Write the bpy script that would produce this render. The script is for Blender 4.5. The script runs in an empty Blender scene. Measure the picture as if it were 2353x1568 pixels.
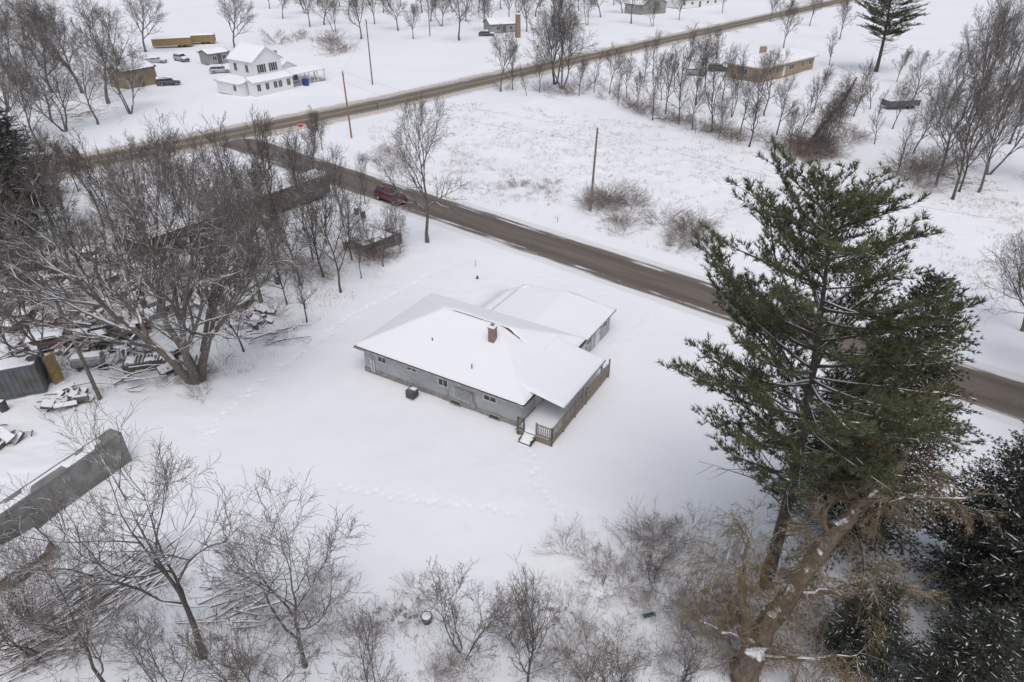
import bpy, math, random
import numpy as np
from mathutils import Vector, Matrix
random.seed(11); rng=np.random.default_rng(11)
scene=bpy.context.scene
COL=scene.collection
R=math.radians

# ------------------------------------------------------------ site survey
CAM_H=31.0; PITCH=32.0; FOC=1569.0
S_,C_=math.sin(R(PITCH)),math.cos(R(PITCH))
def P(x,y,z=0.0):
    """ground coordinate (metres) of a surveyed point on the plane at height z"""
    u=(x-1176.5)/FOC; v=(784-y)/FOC
    t=(CAM_H-z)/(S_-v*C_)
    return (u*t,(C_+v*S_)*t)

# ------------------------------------------------------------ noise (numpy)
_T=rng.random((256,256))
def vn(x,y,s,k=0):
    x=np.asarray(x,float)/s+k*17.3; y=np.asarray(y,float)/s+k*9.7
    xi=np.floor(x).astype(int); yi=np.floor(y).astype(int)
    fx=x-xi; fy=y-yi; fx=fx*fx*(3-2*fx); fy=fy*fy*(3-2*fy)
    a=_T[xi%256,yi%256]; b=_T[(xi+1)%256,yi%256]; c=_T[xi%256,(yi+1)%256]; d=_T[(xi+1)%256,(yi+1)%256]
    return (a*(1-fx)+b*fx)*(1-fy)+(c*(1-fx)+d*fx)*fy
def sstep(a,b,x):
    t=np.clip((x-a)/(b-a),0,1); return t*t*(3-2*t)

# ------------------------------------------------------------ materials
def newmat(name):
    m=bpy.data.materials.new(name); m.use_nodes=True
    nt=m.node_tree; b=nt.nodes['Principled BSDF']
    return m,nt,b
def N(nt,t,**k):
    n=nt.nodes.new(t)
    for a,v in k.items(): setattr(n,a,v)
    return n
def mixc(nt,fac,a,b):
    n=N(nt,'ShaderNodeMix',data_type='RGBA')
    for sock,val in ((n.inputs[0],fac),(n.inputs[6],a),(n.inputs[7],b)):
        if hasattr(val,'links'): nt.links.new(val,sock)
        elif isinstance(val,(tuple,list)): sock.default_value=(*val,1) if len(val)==3 else val
        else: sock.default_value=val
    return n.outputs[2]
def noise_(nt,scale,detail=3,coord='Object',rough=.55,vec=None):
    n=N(nt,'ShaderNodeTexNoise'); n.inputs['Scale'].default_value=scale; n.inputs['Detail'].default_value=detail
    n.inputs['Roughness'].default_value=rough
    if vec is None:
        tc=N(nt,'ShaderNodeTexCoord'); vec=tc.outputs[coord]
    nt.links.new(vec,n.inputs['Vector'])
    return n.outputs['Fac']
def ramp(nt,src,lo,hi,a=0.,b=1.):
    n=N(nt,'ShaderNodeMapRange'); n.interpolation_type='SMOOTHSTEP'
    nt.links.new(src,n.inputs[0])
    n.inputs[1].default_value=lo;n.inputs[2].default_value=hi;n.inputs[3].default_value=a;n.inputs[4].default_value=b
    return n.outputs[0]
def math_(nt,op,a,b=None):
    n=N(nt,'ShaderNodeMath',operation=op)
    for i,val in enumerate((a,b)):
        if val is None: continue
        if hasattr(val,'links'): nt.links.new(val,n.inputs[i])
        else: n.inputs[i].default_value=val
    return n.outputs[0]
def bump(nt,b,src,strength=.3,dist=.05):
    n=N(nt,'ShaderNodeBump'); n.inputs['Strength'].default_value=strength; n.inputs['Distance'].default_value=dist
    nt.links.new(src,n.inputs['Height']); nt.links.new(n.outputs[0],b.inputs['Normal'])
def simple(name,c1,c2=None,scale=6,rough=.8,bs=0,metal=0,detail=4):
    m,nt,b=newmat(name); b.inputs['Roughness'].default_value=rough; b.inputs['Metallic'].default_value=metal
    if c2 is None: c2=tuple(x*.7 for x in c1)
    f=noise_(nt,scale,detail)
    nt.links.new(mixc(nt,ramp(nt,f,.35,.65),c1,c2),b.inputs['Base Color'])
    if bs: bump(nt,b,f,bs,.03)
    return m
SNOW=(0.84,0.85,0.89)
def snowtop(name,c1,c2,scale=5,thr=.55,amt=.9,rough=.9,soft=.15):
    """surface with snow lying on the faces that look up"""
    m,nt,b=newmat(name); b.inputs['Roughness'].default_value=rough
    f=noise_(nt,scale,4)
    base=mixc(nt,ramp(nt,f,.35,.65),c1,c2)
    g=N(nt,'ShaderNodeNewGeometry'); sp=N(nt,'ShaderNodeSeparateXYZ'); nt.links.new(g.outputs['Normal'],sp.inputs[0])
    f2=noise_(nt,1.3,2)
    k=math_(nt,'ADD',sp.outputs['Z'],math_(nt,'MULTIPLY',math_(nt,'SUBTRACT',f2,.5),1.2))
    nt.links.new(mixc(nt,ramp(nt,k,thr,thr+soft,0,amt),base,SNOW),b.inputs['Base Color'])
    return m

def ground_mat():
    m,nt,b=newmat('snow_ground'); b.inputs['Roughness'].default_value=.75
    at=N(nt,'ShaderNodeAttribute',attribute_name='litter')
    L=at.outputs['Fac']
    n1=noise_(nt,.5,5,rough=.65); n2=noise_(nt,3.2,5,rough=.7); n3=noise_(nt,.06,3)
    snow=mixc(nt,ramp(nt,n3,.3,.7),(0.82,0.835,0.88),(0.86,0.87,0.905))
    mixn=math_(nt,'ADD',math_(nt,'MULTIPLY',n1,.45),math_(nt,'MULTIPLY',n2,.55))
    thr=math_(nt,'SUBTRACT',.80,math_(nt,'MULTIPLY',L,.35))
    d=math_(nt,'SUBTRACT',mixn,thr)
    fac=ramp(nt,d,0,.07,0,.85)
    dirt=mixc(nt,n2,(0.06,.05,.042),(0.19,.16,.13))
    c=mixc(nt,fac,snow,dirt)
    at2=N(nt,'ShaderNodeAttribute',attribute_name='slush')
    sl=math_(nt,'MULTIPLY',at2.outputs['Fac'],ramp(nt,n1,.3,.6))
    c=mixc(nt,sl,c,(0.45,.39,.33))
    nt.links.new(c,b.inputs['Base Color'])
    bump(nt,b,math_(nt,'ADD',noise_(nt,.7,5),math_(nt,'MULTIPLY',noise_(nt,5,4),.22)),.5,.16)
    return m
def road_mat(name,half,main):
    m,nt,b=newmat(name)
    uv=N(nt,'ShaderNodeUVMap'); uv.uv_map='UVMap'
    sp=N(nt,'ShaderNodeSeparateXYZ'); nt.links.new(uv.outputs[0],sp.inputs[0])
    U,V=sp.outputs['X'],sp.outputs['Y']
    mp=N(nt,'ShaderNodeMapping'); mp.inputs['Scale'].default_value=(1.2,.12,1); nt.links.new(uv.outputs[0],mp.inputs[0])
    st=noise_(nt,1.0,5,vec=mp.outputs[0],rough=.65)
    fine=noise_(nt,2.2,5,vec=uv.outputs[0],rough=.7)
    if main: a1,a2,a3=(0.20,.172,.138),(0.13,.116,.098),(0.42,.35,.27)
    else: a1,a2,a3=(0.165,.134,.111),(0.112,.091,.076),(0.30,.25,.205)
    c=mixc(nt,ramp(nt,st,.3,.7),a1,a2)
    c=mixc(nt,ramp(nt,fine,.5,.75,0,.4),c,a3)
    au=math_(nt,'ABSOLUTE',U)
    tr=math_(nt,'ABSOLUTE',math_(nt,'SUBTRACT',au,1.55))
    c=mixc(nt,ramp(nt,tr,.15,.9,.5,0),c,tuple(x*.75 for x in a2))
    if main:
        ln=math_(nt,'ABSOLUTE',math_(nt,'SUBTRACT',au,.16))
        c=mixc(nt,math_(nt,'MULTIPLY',ramp(nt,ln,.05,.11,1,0),ramp(nt,fine,.3,.5)),c,(0.50,.30,.045))
        ln=math_(nt,'ABSOLUTE',math_(nt,'SUBTRACT',au,3.1))
        c=mixc(nt,math_(nt,'MULTIPLY',ramp(nt,ln,.05,.14,1,0),ramp(nt,fine,.4,.6)),c,(0.6,.58,.55))
    e=math_(nt,'ADD',au,math_(nt,'MULTIPLY',math_(nt,'SUBTRACT',st,.5),1.5))
    c=mixc(nt,ramp(nt,e,half-.45,half+.05,0,.95),c,(0.76,.76,.78) if not main else (0.56,.50,.43))
    e2=math_(nt,'ABSOLUTE',math_(nt,'SUBTRACT',au,half-.75))
    k=math_(nt,'MULTIPLY',ramp(nt,e2,.05,.35,1,0),ramp(nt,st,.50,.60))
    c=mixc(nt,k,c,(0.70,.69,.71))
    nt.links.new(c,b.inputs['Base Color'])
    nt.links.new(ramp(nt,fine,.3,.7,.45,.85),b.inputs['Roughness'])
    bump(nt,b,fine,.2,.02)
    return m
def siding(name,c1,c2,pitch=.2,wear=.45):
    m,nt,b=newmat(name); b.inputs['Roughness'].default_value=.75
    tc=N(nt,'ShaderNodeTexCoord'); sp=N(nt,'ShaderNodeSeparateXYZ'); nt.links.new(tc.outputs['Object'],sp.inputs[0])
    fr=math_(nt,'FRACT',math_(nt,'DIVIDE',sp.outputs['Z'],pitch))
    line=ramp(nt,fr,0.0,.16,1,0)
    f=noise_(nt,1.1,5,rough=.7)
    mp=N(nt,'ShaderNodeMapping'); mp.inputs['Scale'].default_value=(2.5,2.5,12); nt.links.new(tc.outputs['Object'],mp.inputs[0])
    f2=noise_(nt,1,4,vec=mp.outputs[0])
    c=mixc(nt,ramp(nt,f,.35,.7),c1,c2)
    c=mixc(nt,ramp(nt,f2,.55,.75,0,wear),c,tuple(x*.55 for x in c2))
    c=mixc(nt,math_(nt,'MULTIPLY',line,.5),c,tuple(x*.4 for x in c2))
    nt.links.new(c,b.inputs['Base Color']); bump(nt,b,fr,.5,.02)
    return m
def brickm(name,c1,c2,mort,scale=4):
    m,nt,b=newmat(name); b.inputs['Roughness'].default_value=.9
    tc=N(nt,'ShaderNodeTexCoord'); mp=N(nt,'ShaderNodeMapping'); mp.inputs['Rotation'].default_value=(R(90),0,R(20))
    nt.links.new(tc.outputs['Object'],mp.inputs[0])
    t=N(nt,'ShaderNodeTexBrick'); t.inputs['Scale'].default_value=scale
    t.inputs['Color1'].default_value=(*c1,1);t.inputs['Color2'].default_value=(*c2,1);t.inputs['Mortar'].default_value=(*mort,1)
    t.inputs['Mortar Size'].default_value=.018
    nt.links.new(mp.outputs[0],t.inputs[0]); nt.links.new(t.outputs['Color'],b.inputs['Base Color'])
    return m
def glassm():
    m,nt,b=newmat('window_glass'); b.inputs['Roughness'].default_value=.12
    f=noise_(nt,2,2); nt.links.new(mixc(nt,f,(0.02,.024,.03),(0.07,.075,.08)),b.inputs['Base Color'])
    return m

M={}
M['ground']=ground_mat()
M['side']=road_mat('worn_asphalt',3.1,False)
M['main']=road_mat('salted_asphalt',3.75,True)
def snowm():
    m,nt,b=newmat('roof_snow'); b.inputs['Roughness'].default_value=.75
    f=noise_(nt,.5,3); nt.links.new(mixc(nt,f,(0.82,.835,.88),(0.86,.87,.905)),b.inputs['Base Color'])
    bump(nt,b,noise_(nt,2.5,4),.15,.05); return m
M['snow']=snowm()
M['bark']=snowtop('bark',(0.105,.092,.082),(0.175,.157,.140),6,.42,.9)
M['barkd']=snowtop('dark_bark',(0.07,.06,.053),(0.12,.105,.094),6,.58,.85)
M['twig']=snowtop('twigs',(0.105,.092,.084),(0.165,.147,.134),1.5,.74,.55)
M['twigr']=snowtop('reddish_twigs',(0.112,.088,.077),(0.172,.142,.124),1.5,.78,.55)
M['shrubtwig']=snowtop('shrub_twigs',(0.14,.10,.08),(0.21,.16,.13),1.5,.72,.65)
M['willowtwig']=snowtop('willow_twigs',(0.22,.165,.09),(0.13,.098,.058),1.2,.9,.6)
M['willowbark']=snowtop('willow_bark',(0.17,.13,.095),(0.09,.07,.054),7,.80,.95)
M['pinebark']=snowtop('pine_bark',(0.10,.08,.07),(0.06,.048,.042),5,.72,.85)
M['sprucebark']=simple('spruce_bark',(0.05,.042,.036),(0.08,.066,.056),5,.9)
def needle(name,a,bb,c,s=.9,frost=.25):
    m,nt,b=newmat(name); b.inputs['Roughness'].default_value=.75
    f=noise_(nt,s,3); f2=noise_(nt,7,2)
    col=mixc(nt,ramp(nt,f,.35,.65),a,bb); col=mixc(nt,ramp(nt,f2,.45,.7,0,.7),col,c)
    f3=noise_(nt,2.6,3); g=N(nt,'ShaderNodeNewGeometry')
    col=mixc(nt,ramp(nt,f3,.60,.72,0,frost),col,SNOW)
    nt.links.new(col,b.inputs['Base Color'])
    return m
M['pineN']=needle('pine_needles',(0.062,.075,.034),(0.095,.110,.048),(0.155,.165,.074),frost=.05)
M['spruceN']=needle('spruce_needles',(0.034,.044,.030),(0.050,.062,.041),(0.075,.085,.056),frost=.42)
M['siding']=siding('weathered_gray_siding',(0.44,.46,.465),(0.34,.358,.362))
M['white']=siding('white_clapboard',(0.82,.825,.83),(0.76,.765,.775),.25,.12)
M['trim']=simple('white_trim',(0.70,.71,.72),(0.6,.6,.6),3,.6)
M['grayp']=simple('gray_boards',(0.36,.36,.35),(0.25,.245,.23),5,.8)
M['conc']=simple('foundation_block',(0.33,.32,.30),(0.22,.21,.19),4,.9)
M['shingle']=simple('maroon_shingles',(0.075,.05,.047),(0.05,.036,.035),14,.9,.3)
M['dshingle']=simple('dark_shingles',(0.09,.085,.085),(0.13,.12,.115),10,.9)
M['brick']=brickm('chimney_brick',(0.30,.19,.125),(0.21,.13,.09),(0.34,.3,.26),5)
M['tanbrick']=brickm('tan_brick',(0.40,.28,.17),(0.33,.225,.13),(0.38,.32,.25),3)
M['glass']=glassm()
M['wood']=simple('raw_deck_wood',(0.30,.26,.21),(0.20,.175,.145),7,.8)
M['screenw']=simple('tan_board_wood',(0.36,.30,.22),(0.24,.20,.15),4,.8)
M['oldwood']=simple('gray_old_wood',(0.17,.15,.13),(0.09,.08,.07),5,.9)
M['pole']=simple('pole_wood',(0.24,.20,.165),(0.16,.135,.11),4,.9)
M['polet']=simple('treated_pole_wood',(0.33,.20,.10),(0.24,.14,.07),4,.9)
M['metal']=simple('galvanised_metal',(0.30,.31,.32),(0.19,.195,.2),5,.5,metal=.5)
M['dmetal']=simple('dark_metal',(0.05,.052,.055),(0.09,.09,.09),5,.5,metal=.3)
M['acgray']=simple('gray_unit_paint',(0.13,.137,.14),(0.09,.095,.10),5,.6)
M['red']=simple('dark_red_paint',(0.125,.016,.022),(0.09,.013,.018),2,.35)
M['oldred']=simple('faded_red_paint',(0.11,.05,.045),(0.075,.05,.045),2,.7)
M['black']=simple('black_rubber',(0.02,.02,.02),(0.035,.035,.035),5,.8)
M['silver']=simple('silver_rim',(0.4,.4,.42),(0.3,.3,.3),5,.35,metal=.6)
M['lamp']=simple('headlight_glass',(0.6,.6,.58),(0.5,.5,.5),5,.2)
M['tail']=simple('taillight_glass',(0.35,.02,.02),(0.25,.01,.01),5,.3)
M['carg']=simple('gray_car_paint',(0.10,.11,.12),(0.07,.07,.08),2,.35)
M['carw']=simple('silver_car_paint',(0.42,.44,.46),(0.35,.36,.38),2,.35)
M['olive']=simple('olive_paint',(0.09,.095,.065),(0.045,.045,.035),2.5,.7)
M['trailer']=simple('dull_aluminium',(0.25,.245,.235),(0.165,.163,.155),1.1,.65)
M['bluegray']=simple('faded_blue_steel',(0.12,.135,.155),(0.10,.085,.07),1.0,.7)
M['yellow']=simple('ochre_board',(0.33,.24,.105),(0.24,.165,.075),2,.8)
M['yell']=simple('sign_yellow',(0.75,.45,.03),(0.68,.4,.03),3,.5)
M['sred']=simple('sign_red',(0.5,.02,.025),(0.45,.02,.02),3,.5)
M['swhite']=simple('sign_white',(0.8,.8,.8),(0.75,.75,.75),3,.5)
M['blue']=simple('blue_plastic',(0.02,.07,.28),(0.02,.06,.22),3,.5)
M['green']=simple('green_tarp',(0.03,.10,.08),(0.02,.07,.06),3,.6)
M['grass']=simple('dry_grass',(0.34,.27,.19),(0.21,.165,.115),.8,.9)
M['wire']=simple('wire',(0.06,.06,.06),(0.05,.05,.05),2,.6)
M['tan']=simple('tan_boards',(0.32,.26,.17),(0.23,.185,.12),1.2,.8)
M['scrap']=snowtop('snowy_scrap',(0.10,.085,.075),(0.16,.155,.15),1.6,.55,.95)

# ------------------------------------------------------------ mesh builder
class MB:
    def __init__(s): s.v=[];s.f=[];s.m=[]
    def box(s,c,d,rz=0,m=0,top=1.0,tilt=None):
        o=len(s.v); cx,cy,cz=c; a,b,h=d[0]/2,d[1]/2,d[2]/2; cr,sr=math.cos(rz),math.sin(rz)
        for z in (-h,h):
            k=top if z>0 else 1
            for x,y in ((-a,-b),(a,-b),(a,b),(-a,b)):
                x*=k;y*=k; q=Vector((x,y,z))
                if tilt: q=tilt@q
                s.v.append((cx+q.x*cr-q.y*sr,cy+q.x*sr+q.y*cr,cz+q.z))
        for f in ((0,3,2,1),(4,5,6,7),(0,1,5,4),(1,2,6,5),(2,3,7,6),(3,0,4,7)):
            s.f.append(tuple(o+i for i in f)); s.m.append(m)
        return s
    def poly(s,pts,m=0):
        o=len(s.v); s.v+=[tuple(p) for p in pts]; s.f.append(tuple(range(o,o+len(pts)))); s.m.append(m); return s
    def tube(s,pts,rad,n=5,m=0,cap=False):
        o=len(s.v); N_=len(pts)
        for i,p in enumerate(pts):
            if i==0: d=pts[1]-p
            elif i==N_-1: d=p-pts[i-1]
            else: d=pts[i+1]-pts[i-1]
            if abs(d.z)>abs(d.x)+abs(d.y): e=Vector((d.z,0,-d.x))
            else: e=Vector((-d.y,d.x,0))
            l=e.length
            if l<1e-6: e=Vector((1,0,0));l=1
            e=e/l; g=d.cross(e); g.normalize(); r=rad[i]
            for k in range(n):
                a=2*math.pi*k/n; ca=math.cos(a)*r; sa=math.sin(a)*r
                s.v.append((p.x+e.x*ca+g.x*sa,p.y+e.y*ca+g.y*sa,p.z+e.z*ca+g.z*sa))
        for i in range(N_-1):
            for k in range(n):
                k2=(k+1)%n; s.f.append((o+i*n+k,o+i*n+k2,o+(i+1)*n+k2,o+(i+1)*n+k)); s.m.append(m)
        if cap:
            s.f.append(tuple(o+k for k in range(n))[::-1]); s.m.append(m)
            s.f.append(tuple(o+(N_-1)*n+k for k in range(n))); s.m.append(m)
        return s
    def cyl(s,c,r,h,n=12,m=0,axis='z',r2=None):
        c=Vector(c); ax={'x':Vector((1,0,0)),'y':Vector((0,1,0)),'z':Vector((0,0,1))}[axis]
        return s.tube([c-ax*h/2,c+ax*h/2],[r,r if r2 is None else r2],n,m,True)
    def loft(s,rings,m=0):
        o=len(s.v); n=len(rings[0])
        for r in rings: s.v+=[tuple(p) for p in r]
        for i in range(len(rings)-1):
            for k in range(n):
                k2=(k+1)%n; s.f.append((o+i*n+k,o+i*n+k2,o+(i+1)*n+k2,o+(i+1)*n+k)); s.m.append(m)
        s.f.append(tuple(o+k for k in range(n))[::-1]); s.m.append(m)
        s.f.append(tuple(o+(len(rings)-1)*n+k for k in range(n))); s.m.append(m)
        return s
    def mesh(s,name,mats,smooth=False):
        me=bpy.data.meshes.new(name); me.from_pydata(s.v,[],s.f)
        for q in (mats if isinstance(mats,(list,tuple)) else [mats]): me.materials.append(M[q] if isinstance(q,str) else q)
        if any(s.m): me.polygons.foreach_set('material_index',s.m)
        if smooth: me.polygons.foreach_set('use_smooth',[True]*len(s.f))
        me.update(); return me
def grid_mesh(name,X,Y,Z,mat,smooth=True,uv=None):
    ny,nx=X.shape; co=np.stack([X,Y,Z],-1).reshape(-1,3).astype(np.float32)
    i=np.arange(ny*nx).reshape(ny,nx)
    F=np.stack([i[:-1,:-1],i[:-1,1:],i[1:,1:],i[1:,:-1]],-1).reshape(-1,4)
    return np_mesh(name,co,F,mat,smooth)
def np_mesh(name,co,F,mats,smooth=False,mi=None):
    me=bpy.data.meshes.new(name); nf,k=F.shape
    me.vertices.add(len(co)); me.vertices.foreach_set('co',np.ascontiguousarray(co,dtype=np.float32).ravel())
    me.loops.add(nf*k); me.loops.foreach_set('vertex_index',F.astype(np.int32).ravel())
    me.polygons.add(nf); me.polygons.foreach_set('loop_start',np.arange(0,nf*k,k,dtype=np.int32))
    me.polygons.foreach_set('loop_total',np.full(nf,k,dtype=np.int32))
    for q in (mats if isinstance(mats,(list,tuple)) else [mats]): me.materials.append(M[q])
    if mi is not None: me.polygons.foreach_set('material_index',mi.astype(np.int32))
    if smooth: me.polygons.foreach_set('use_smooth',np.ones(nf,dtype=bool))
    me.update(calc_edges=True); me.validate(); return me

def thing(name,label,cat,loc=(0,0,0),rz=0,group=None,mesh=None,kind=None):
    o=bpy.data.objects.new(name,mesh); COL.objects.link(o)
    o.location=loc if len(loc)==3 else (*loc,0); o.rotation_euler=(0,0,rz)
    if mesh is None: o.empty_display_size=.5
    if kind: o['kind']=kind
    if label: o['label']=label
    if cat: o['category']=cat
    if group: o['group']=group
    return o
def part(parent,name,mesh,loc=None,label=None,rot=None):
    o=bpy.data.objects.new(name,mesh); COL.objects.link(o); o.parent=parent
    if loc is not None: o.location=loc
    if rot is not None: o.rotation_euler=rot
    if label: o['label']=label
    return o

# ------------------------------------------------------------ roads
def resample(pts,step):
    out=[]; 
    for (x0,y0),(x1,y1) in zip(pts[:-1],pts[1:]):
        L=math.hypot(x1-x0,y1-y0); n=max(1,int(L/step))
        out+=[(x0+(x1-x0)*i/n,y0+(y1-y0)*i/n) for i in range(n)]
    out.append(pts[-1]); a=np.array(out)
    for _ in range(12): a[1:-1]=(a[:-2]+a[1:-1]*2+a[2:])/4
    return a
mainP=[P(200,374),P(520,312),P(870,241),P(1240,157),P(1500,100),P(1930,3)]
d0=np.array(mainP[0])-np.array(mainP[1]); mainP=[tuple(np.array(mainP[0])+d0/np.linalg.norm(d0)*130)]+mainP
d1=np.array(mainP[-1])-np.array(mainP[-2]); mainP.append(tuple(np.array(mainP[-1])+d1/np.linalg.norm(d1)*900))
MAIN=resample(mainP,3.0)
sideP=[(-46.5,112.0),P(880,438),P(1450,627),P(2300,905),(85,1.5),(160,-60)]
SIDE=resample(sideP,2.0)
def strip(name,A,hw,z,mat,label):
    T=np.gradient(A,axis=0); T/=np.linalg.norm(T,axis=1)[:,None]; Nn=np.stack([-T[:,1],T[:,0]],1)
    s=np.concatenate([[0],np.cumsum(np.linalg.norm(np.diff(A,axis=0),axis=1))])
    us=np.linspace(-hw,hw,9); n=len(A)
    XY=A[:,None,:]+Nn[:,None,:]*us[None,:,None]
    Z=np.full((n,9),z)+ (0.03*(1-(us/hw)**2))[None,:]
    me=grid_mesh(name,XY[...,0],XY[...,1],Z,mat)
    uv=me.uv_layers.new(name='UVMap'); li=np.zeros(len(me.loops),dtype=np.int32); me.loops.foreach_get('vertex_index',li)
    UV=np.stack([np.tile(us,n),np.repeat(s,9)],1)[li]
    uv.data.foreach_set('uv',UV.astype(np.float32).ravel())
    o=thing(name,None,None,mesh=me,kind='structure'); o['label']=label; return o
strip('side_road',SIDE,3.9,0.0,'side','worn brown asphalt side road with snowy edges')
strip('main_road',MAIN,5.4,0.012,'main','salted two lane road with double yellow line')
def dist_poly(X,Y,A):
    D=np.full(X.shape,1e9)
    for (x0,y0),(x1,y1) in zip(A[:-1],A[1:]):
        dx,dy=x1-x0,y1-y0; t=np.clip(((X-x0)*dx+(Y-y0)*dy)/(dx*dx+dy*dy),0,1)
        D=np.minimum(D,np.hypot(X-x0-t*dx,Y-y0-t*dy))
    return D

# ------------------------------------------------------------ ground sheet
def axis(segs,lo,hi):
    a=[]
    for x0,x1,st in segs: a+=list(np.arange(x0,x1,st))
    st=1.0; x=segs[-1][1]
    while x<hi: a.append(x); st*=1.16; x+=st
    a.append(hi); st=1.0; x=segs[0][0]; b=[]
    while x>lo: st*=1.16; x-=st; b.append(max(x,lo))
    return np.array(b[::-1]+a)
gx=axis([(-78,-22,.5),(-22,14,.13),(14,62,.45)],-2500,2500)
gy=axis([(8,24,.4),(24,62,.13),(62,100,.35),(100,175,.7)],-400,4000)
GX,GY=np.meshgrid(gx,gy)
ds=dist_poly(GX,GY,SIDE[::3].tolist()+[SIDE[-1].tolist()]); dm=dist_poly(GX,GY,MAIN[::6].tolist()+[MAIN[-1].tolist()])
wob=(vn(GX,GY,1.1,1)-.5)*.6+(vn(GX,GY,4,2)-.5)*.6
def prof(d,hw,bh):
    e=d+wob
    return -0.09+(0.09+bh)*sstep(hw-.5,hw+.8,e)-(bh)*sstep(hw+.9,hw+3.0,e)
road_z=np.minimum(prof(ds,3.15,.2*(.4+vn(GX,GY,1.5,3))),prof(dm,4.4,.22*(.5+vn(GX,GY,2,4))))
near=sstep(3.5,12,np.minimum(ds,dm))
hx,hy=.8,37.3; ca,sa=math.cos(R(-30.5)),math.sin(R(-30.5))
lx=(GX-hx)*ca+(GY-hy)*sa; ly=-(GX-hx)*sa+(GY-hy)*ca
hd=np.maximum(np.maximum(-15.5-lx,lx-2.5),np.maximum(-ly,ly-16))
hs=sstep(1,8,hd)
fx,fy=P(1350,380); field=np.exp(-((GX-fx)**2+(GY-fy)**2)/(2*26**2))
Z=road_z+near*( (vn(GX,GY,14,5)-.5)*.6*hs+(vn(GX,GY,4,6)-.5)*.20*(0.3+.7*hs)+(vn(GX,GY,1.4,7)-.5)*.07+field*((vn(GX,GY,2.2,61)-.5)*.28+(vn(GX,GY,.8,62)-.5)*.14) )
Z+=near*sstep(200,900,np.hypot(GX,GY))*(vn(GX,GY,220,8)-.3)*8*0.6
# wind drift banked against the far wing of the house
Z+=1.75*np.exp(-(np.clip(np.abs(lx+9.6)-.5,0,99)/1.7)**2)*sstep(8.2,10.6,ly)*(1-sstep(15.5,19,ly))+.9*np.exp(-(np.clip(np.abs(ly-16.6)-.4,0,99)/1.4)**2)*sstep(-10.5,-8.5,lx)*(1-sstep(-5,-2,lx))
lit=np.zeros_like(GX)
for px,py,r,s in [(120,600,20,1.0),(200,760,13,1),(330,640,14,1),(560,560,13,1),(700,560,9,.95),(850,560,6,1),(80,1050,9,.5),(300,1330,6,.9),(60,1450,7,.95),(620,1420,5,.7),(500,1330,5,.5),(900,1440,4,.75),(1050,1480,4,.6),
    (1250,1450,5,.75),(1400,1350,4,.75),(1530,1270,4,.85),(1650,1400,5,.9),(1800,1350,7,.9),(2050,1350,8,.8),(1400,465,3.5,.9),(1570,545,3.5,.9),(1450,515,2.5,.8),(1180,420,4,.5),(880,350,6,.6),(910,390,5,.7),
    (1300,225,14,.8),(1500,270,11,.8),(1640,300,9,.9),(1760,320,10,.9),(1850,350,9,1.0),(1950,300,12,.8),(2130,400,10,.9),(2220,420,10,.9),(1420,200,14,.6),(1550,220,14,.6),(1700,230,14,.5),(2280,330,14,.6),
    (180,260,24,.9),(60,200,24,.8),(750,110,18,.8),(620,60,26,.6),(1000,60,26,.7),(1150,80,20,.7),(430,440,11,.8),(300,430,12,.8),(650,420,8,.7),(2260,560,7,.4),(2200,650,7,.4),(300,420,8,.7),(2150,760,8,.4),(1620,1180,4,.3)]:
    cx,cy=P(px,py); lit=np.maximum(lit,s*np.exp(-((GX-cx)**2+(GY-cy)**2)/(2*(r*.62)**2)))
lit+=(vn(GX,GY,5,12)-.5)*.25*(lit>.05)
lit=np.maximum(lit,.36*field**1.5)
lit*=sstep(3.9,5.5,ds)*sstep(5,7.5,dm)
lit=np.clip(lit,0,1)
Z+=lit*near*((vn(GX,GY,.9,9)-.5)*.26+(vn(GX,GY,.4,10)-.5)*.16)
slush=np.maximum(np.exp(-((dm-5.0)/1.2)**2)*.9,np.exp(-((ds-3.4)/.5)**2)*.45)
def tracks(line,width=.08,step=.42,depth=.12,r=.12,double=False):
    A=resample([P(*q) for q in line],step)
    for i in range(len(A)-1):
        t=A[i+1]-A[i]; t=t/np.linalg.norm(t); n=np.array([-t[1],t[0]])
        for sd in ((1,-1) if double else ((1,) if i%2 else (-1,))):
            c=A[i]+n*sd*width+rng.normal(0,.06,2)
            i0,i1=np.searchsorted(gx,[c[0]-.7,c[0]+.7]); j0,j1=np.searchsorted(gy,[c[1]-.7,c[1]+.7])
            xx,yy=GX[j0:j1,i0:i1],GY[j0:j1,i0:i1]
            d2=(xx-c[0])**2+(yy-c[1])**2
            Z[j0:j1,i0:i1]-=depth*rng.uniform(.3,1.2)*np.exp(-d2/(2*(r*.8)**2))
tracks([(470,1010),(500,968),(560,915),(620,862),(680,820),(735,782),(762,755),(800,728),(870,692),(930,658),(1010,618),(1090,592)],.13,.36,.14,.13)
tracks([(765,1122),(850,1135),(920,1152),(1000,1166),(1080,1162),(1150,1172),(1210,1190)],.12,.36,.12,.12)
tracks([(1217,1015),(1222,1060),(1240,1120),(1262,1160),(1290,1200)],.12,.5,.10,.13)
tracks([(1390,800),(1430,775),(1475,750),(1500,715)],.5,.35,.05,.15,True)
tracks([(1100,592),(1170,600),(1250,640),(1330,660),(1430,690)],.14,.6,.10,.15)
gm=grid_mesh('ground',GX,GY,Z,'ground')
for nm,arr in (('litter',lit),('slush',slush)):
    a=gm.attributes.new(nm,'FLOAT','POINT'); a.data.foreach_set('value',arr.astype(np.float32).ravel())
o=thing('ground',None,None,mesh=gm,kind='structure'); o['label']='snow covered ground with leaf litter under trees'
def gz(x,y):
    i=min(max(np.searchsorted(gx,x),0),len(gx)-1); j=min(max(np.searchsorted(gy,y),0),len(gy)-1)
    return float(Z[j,i])

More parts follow.
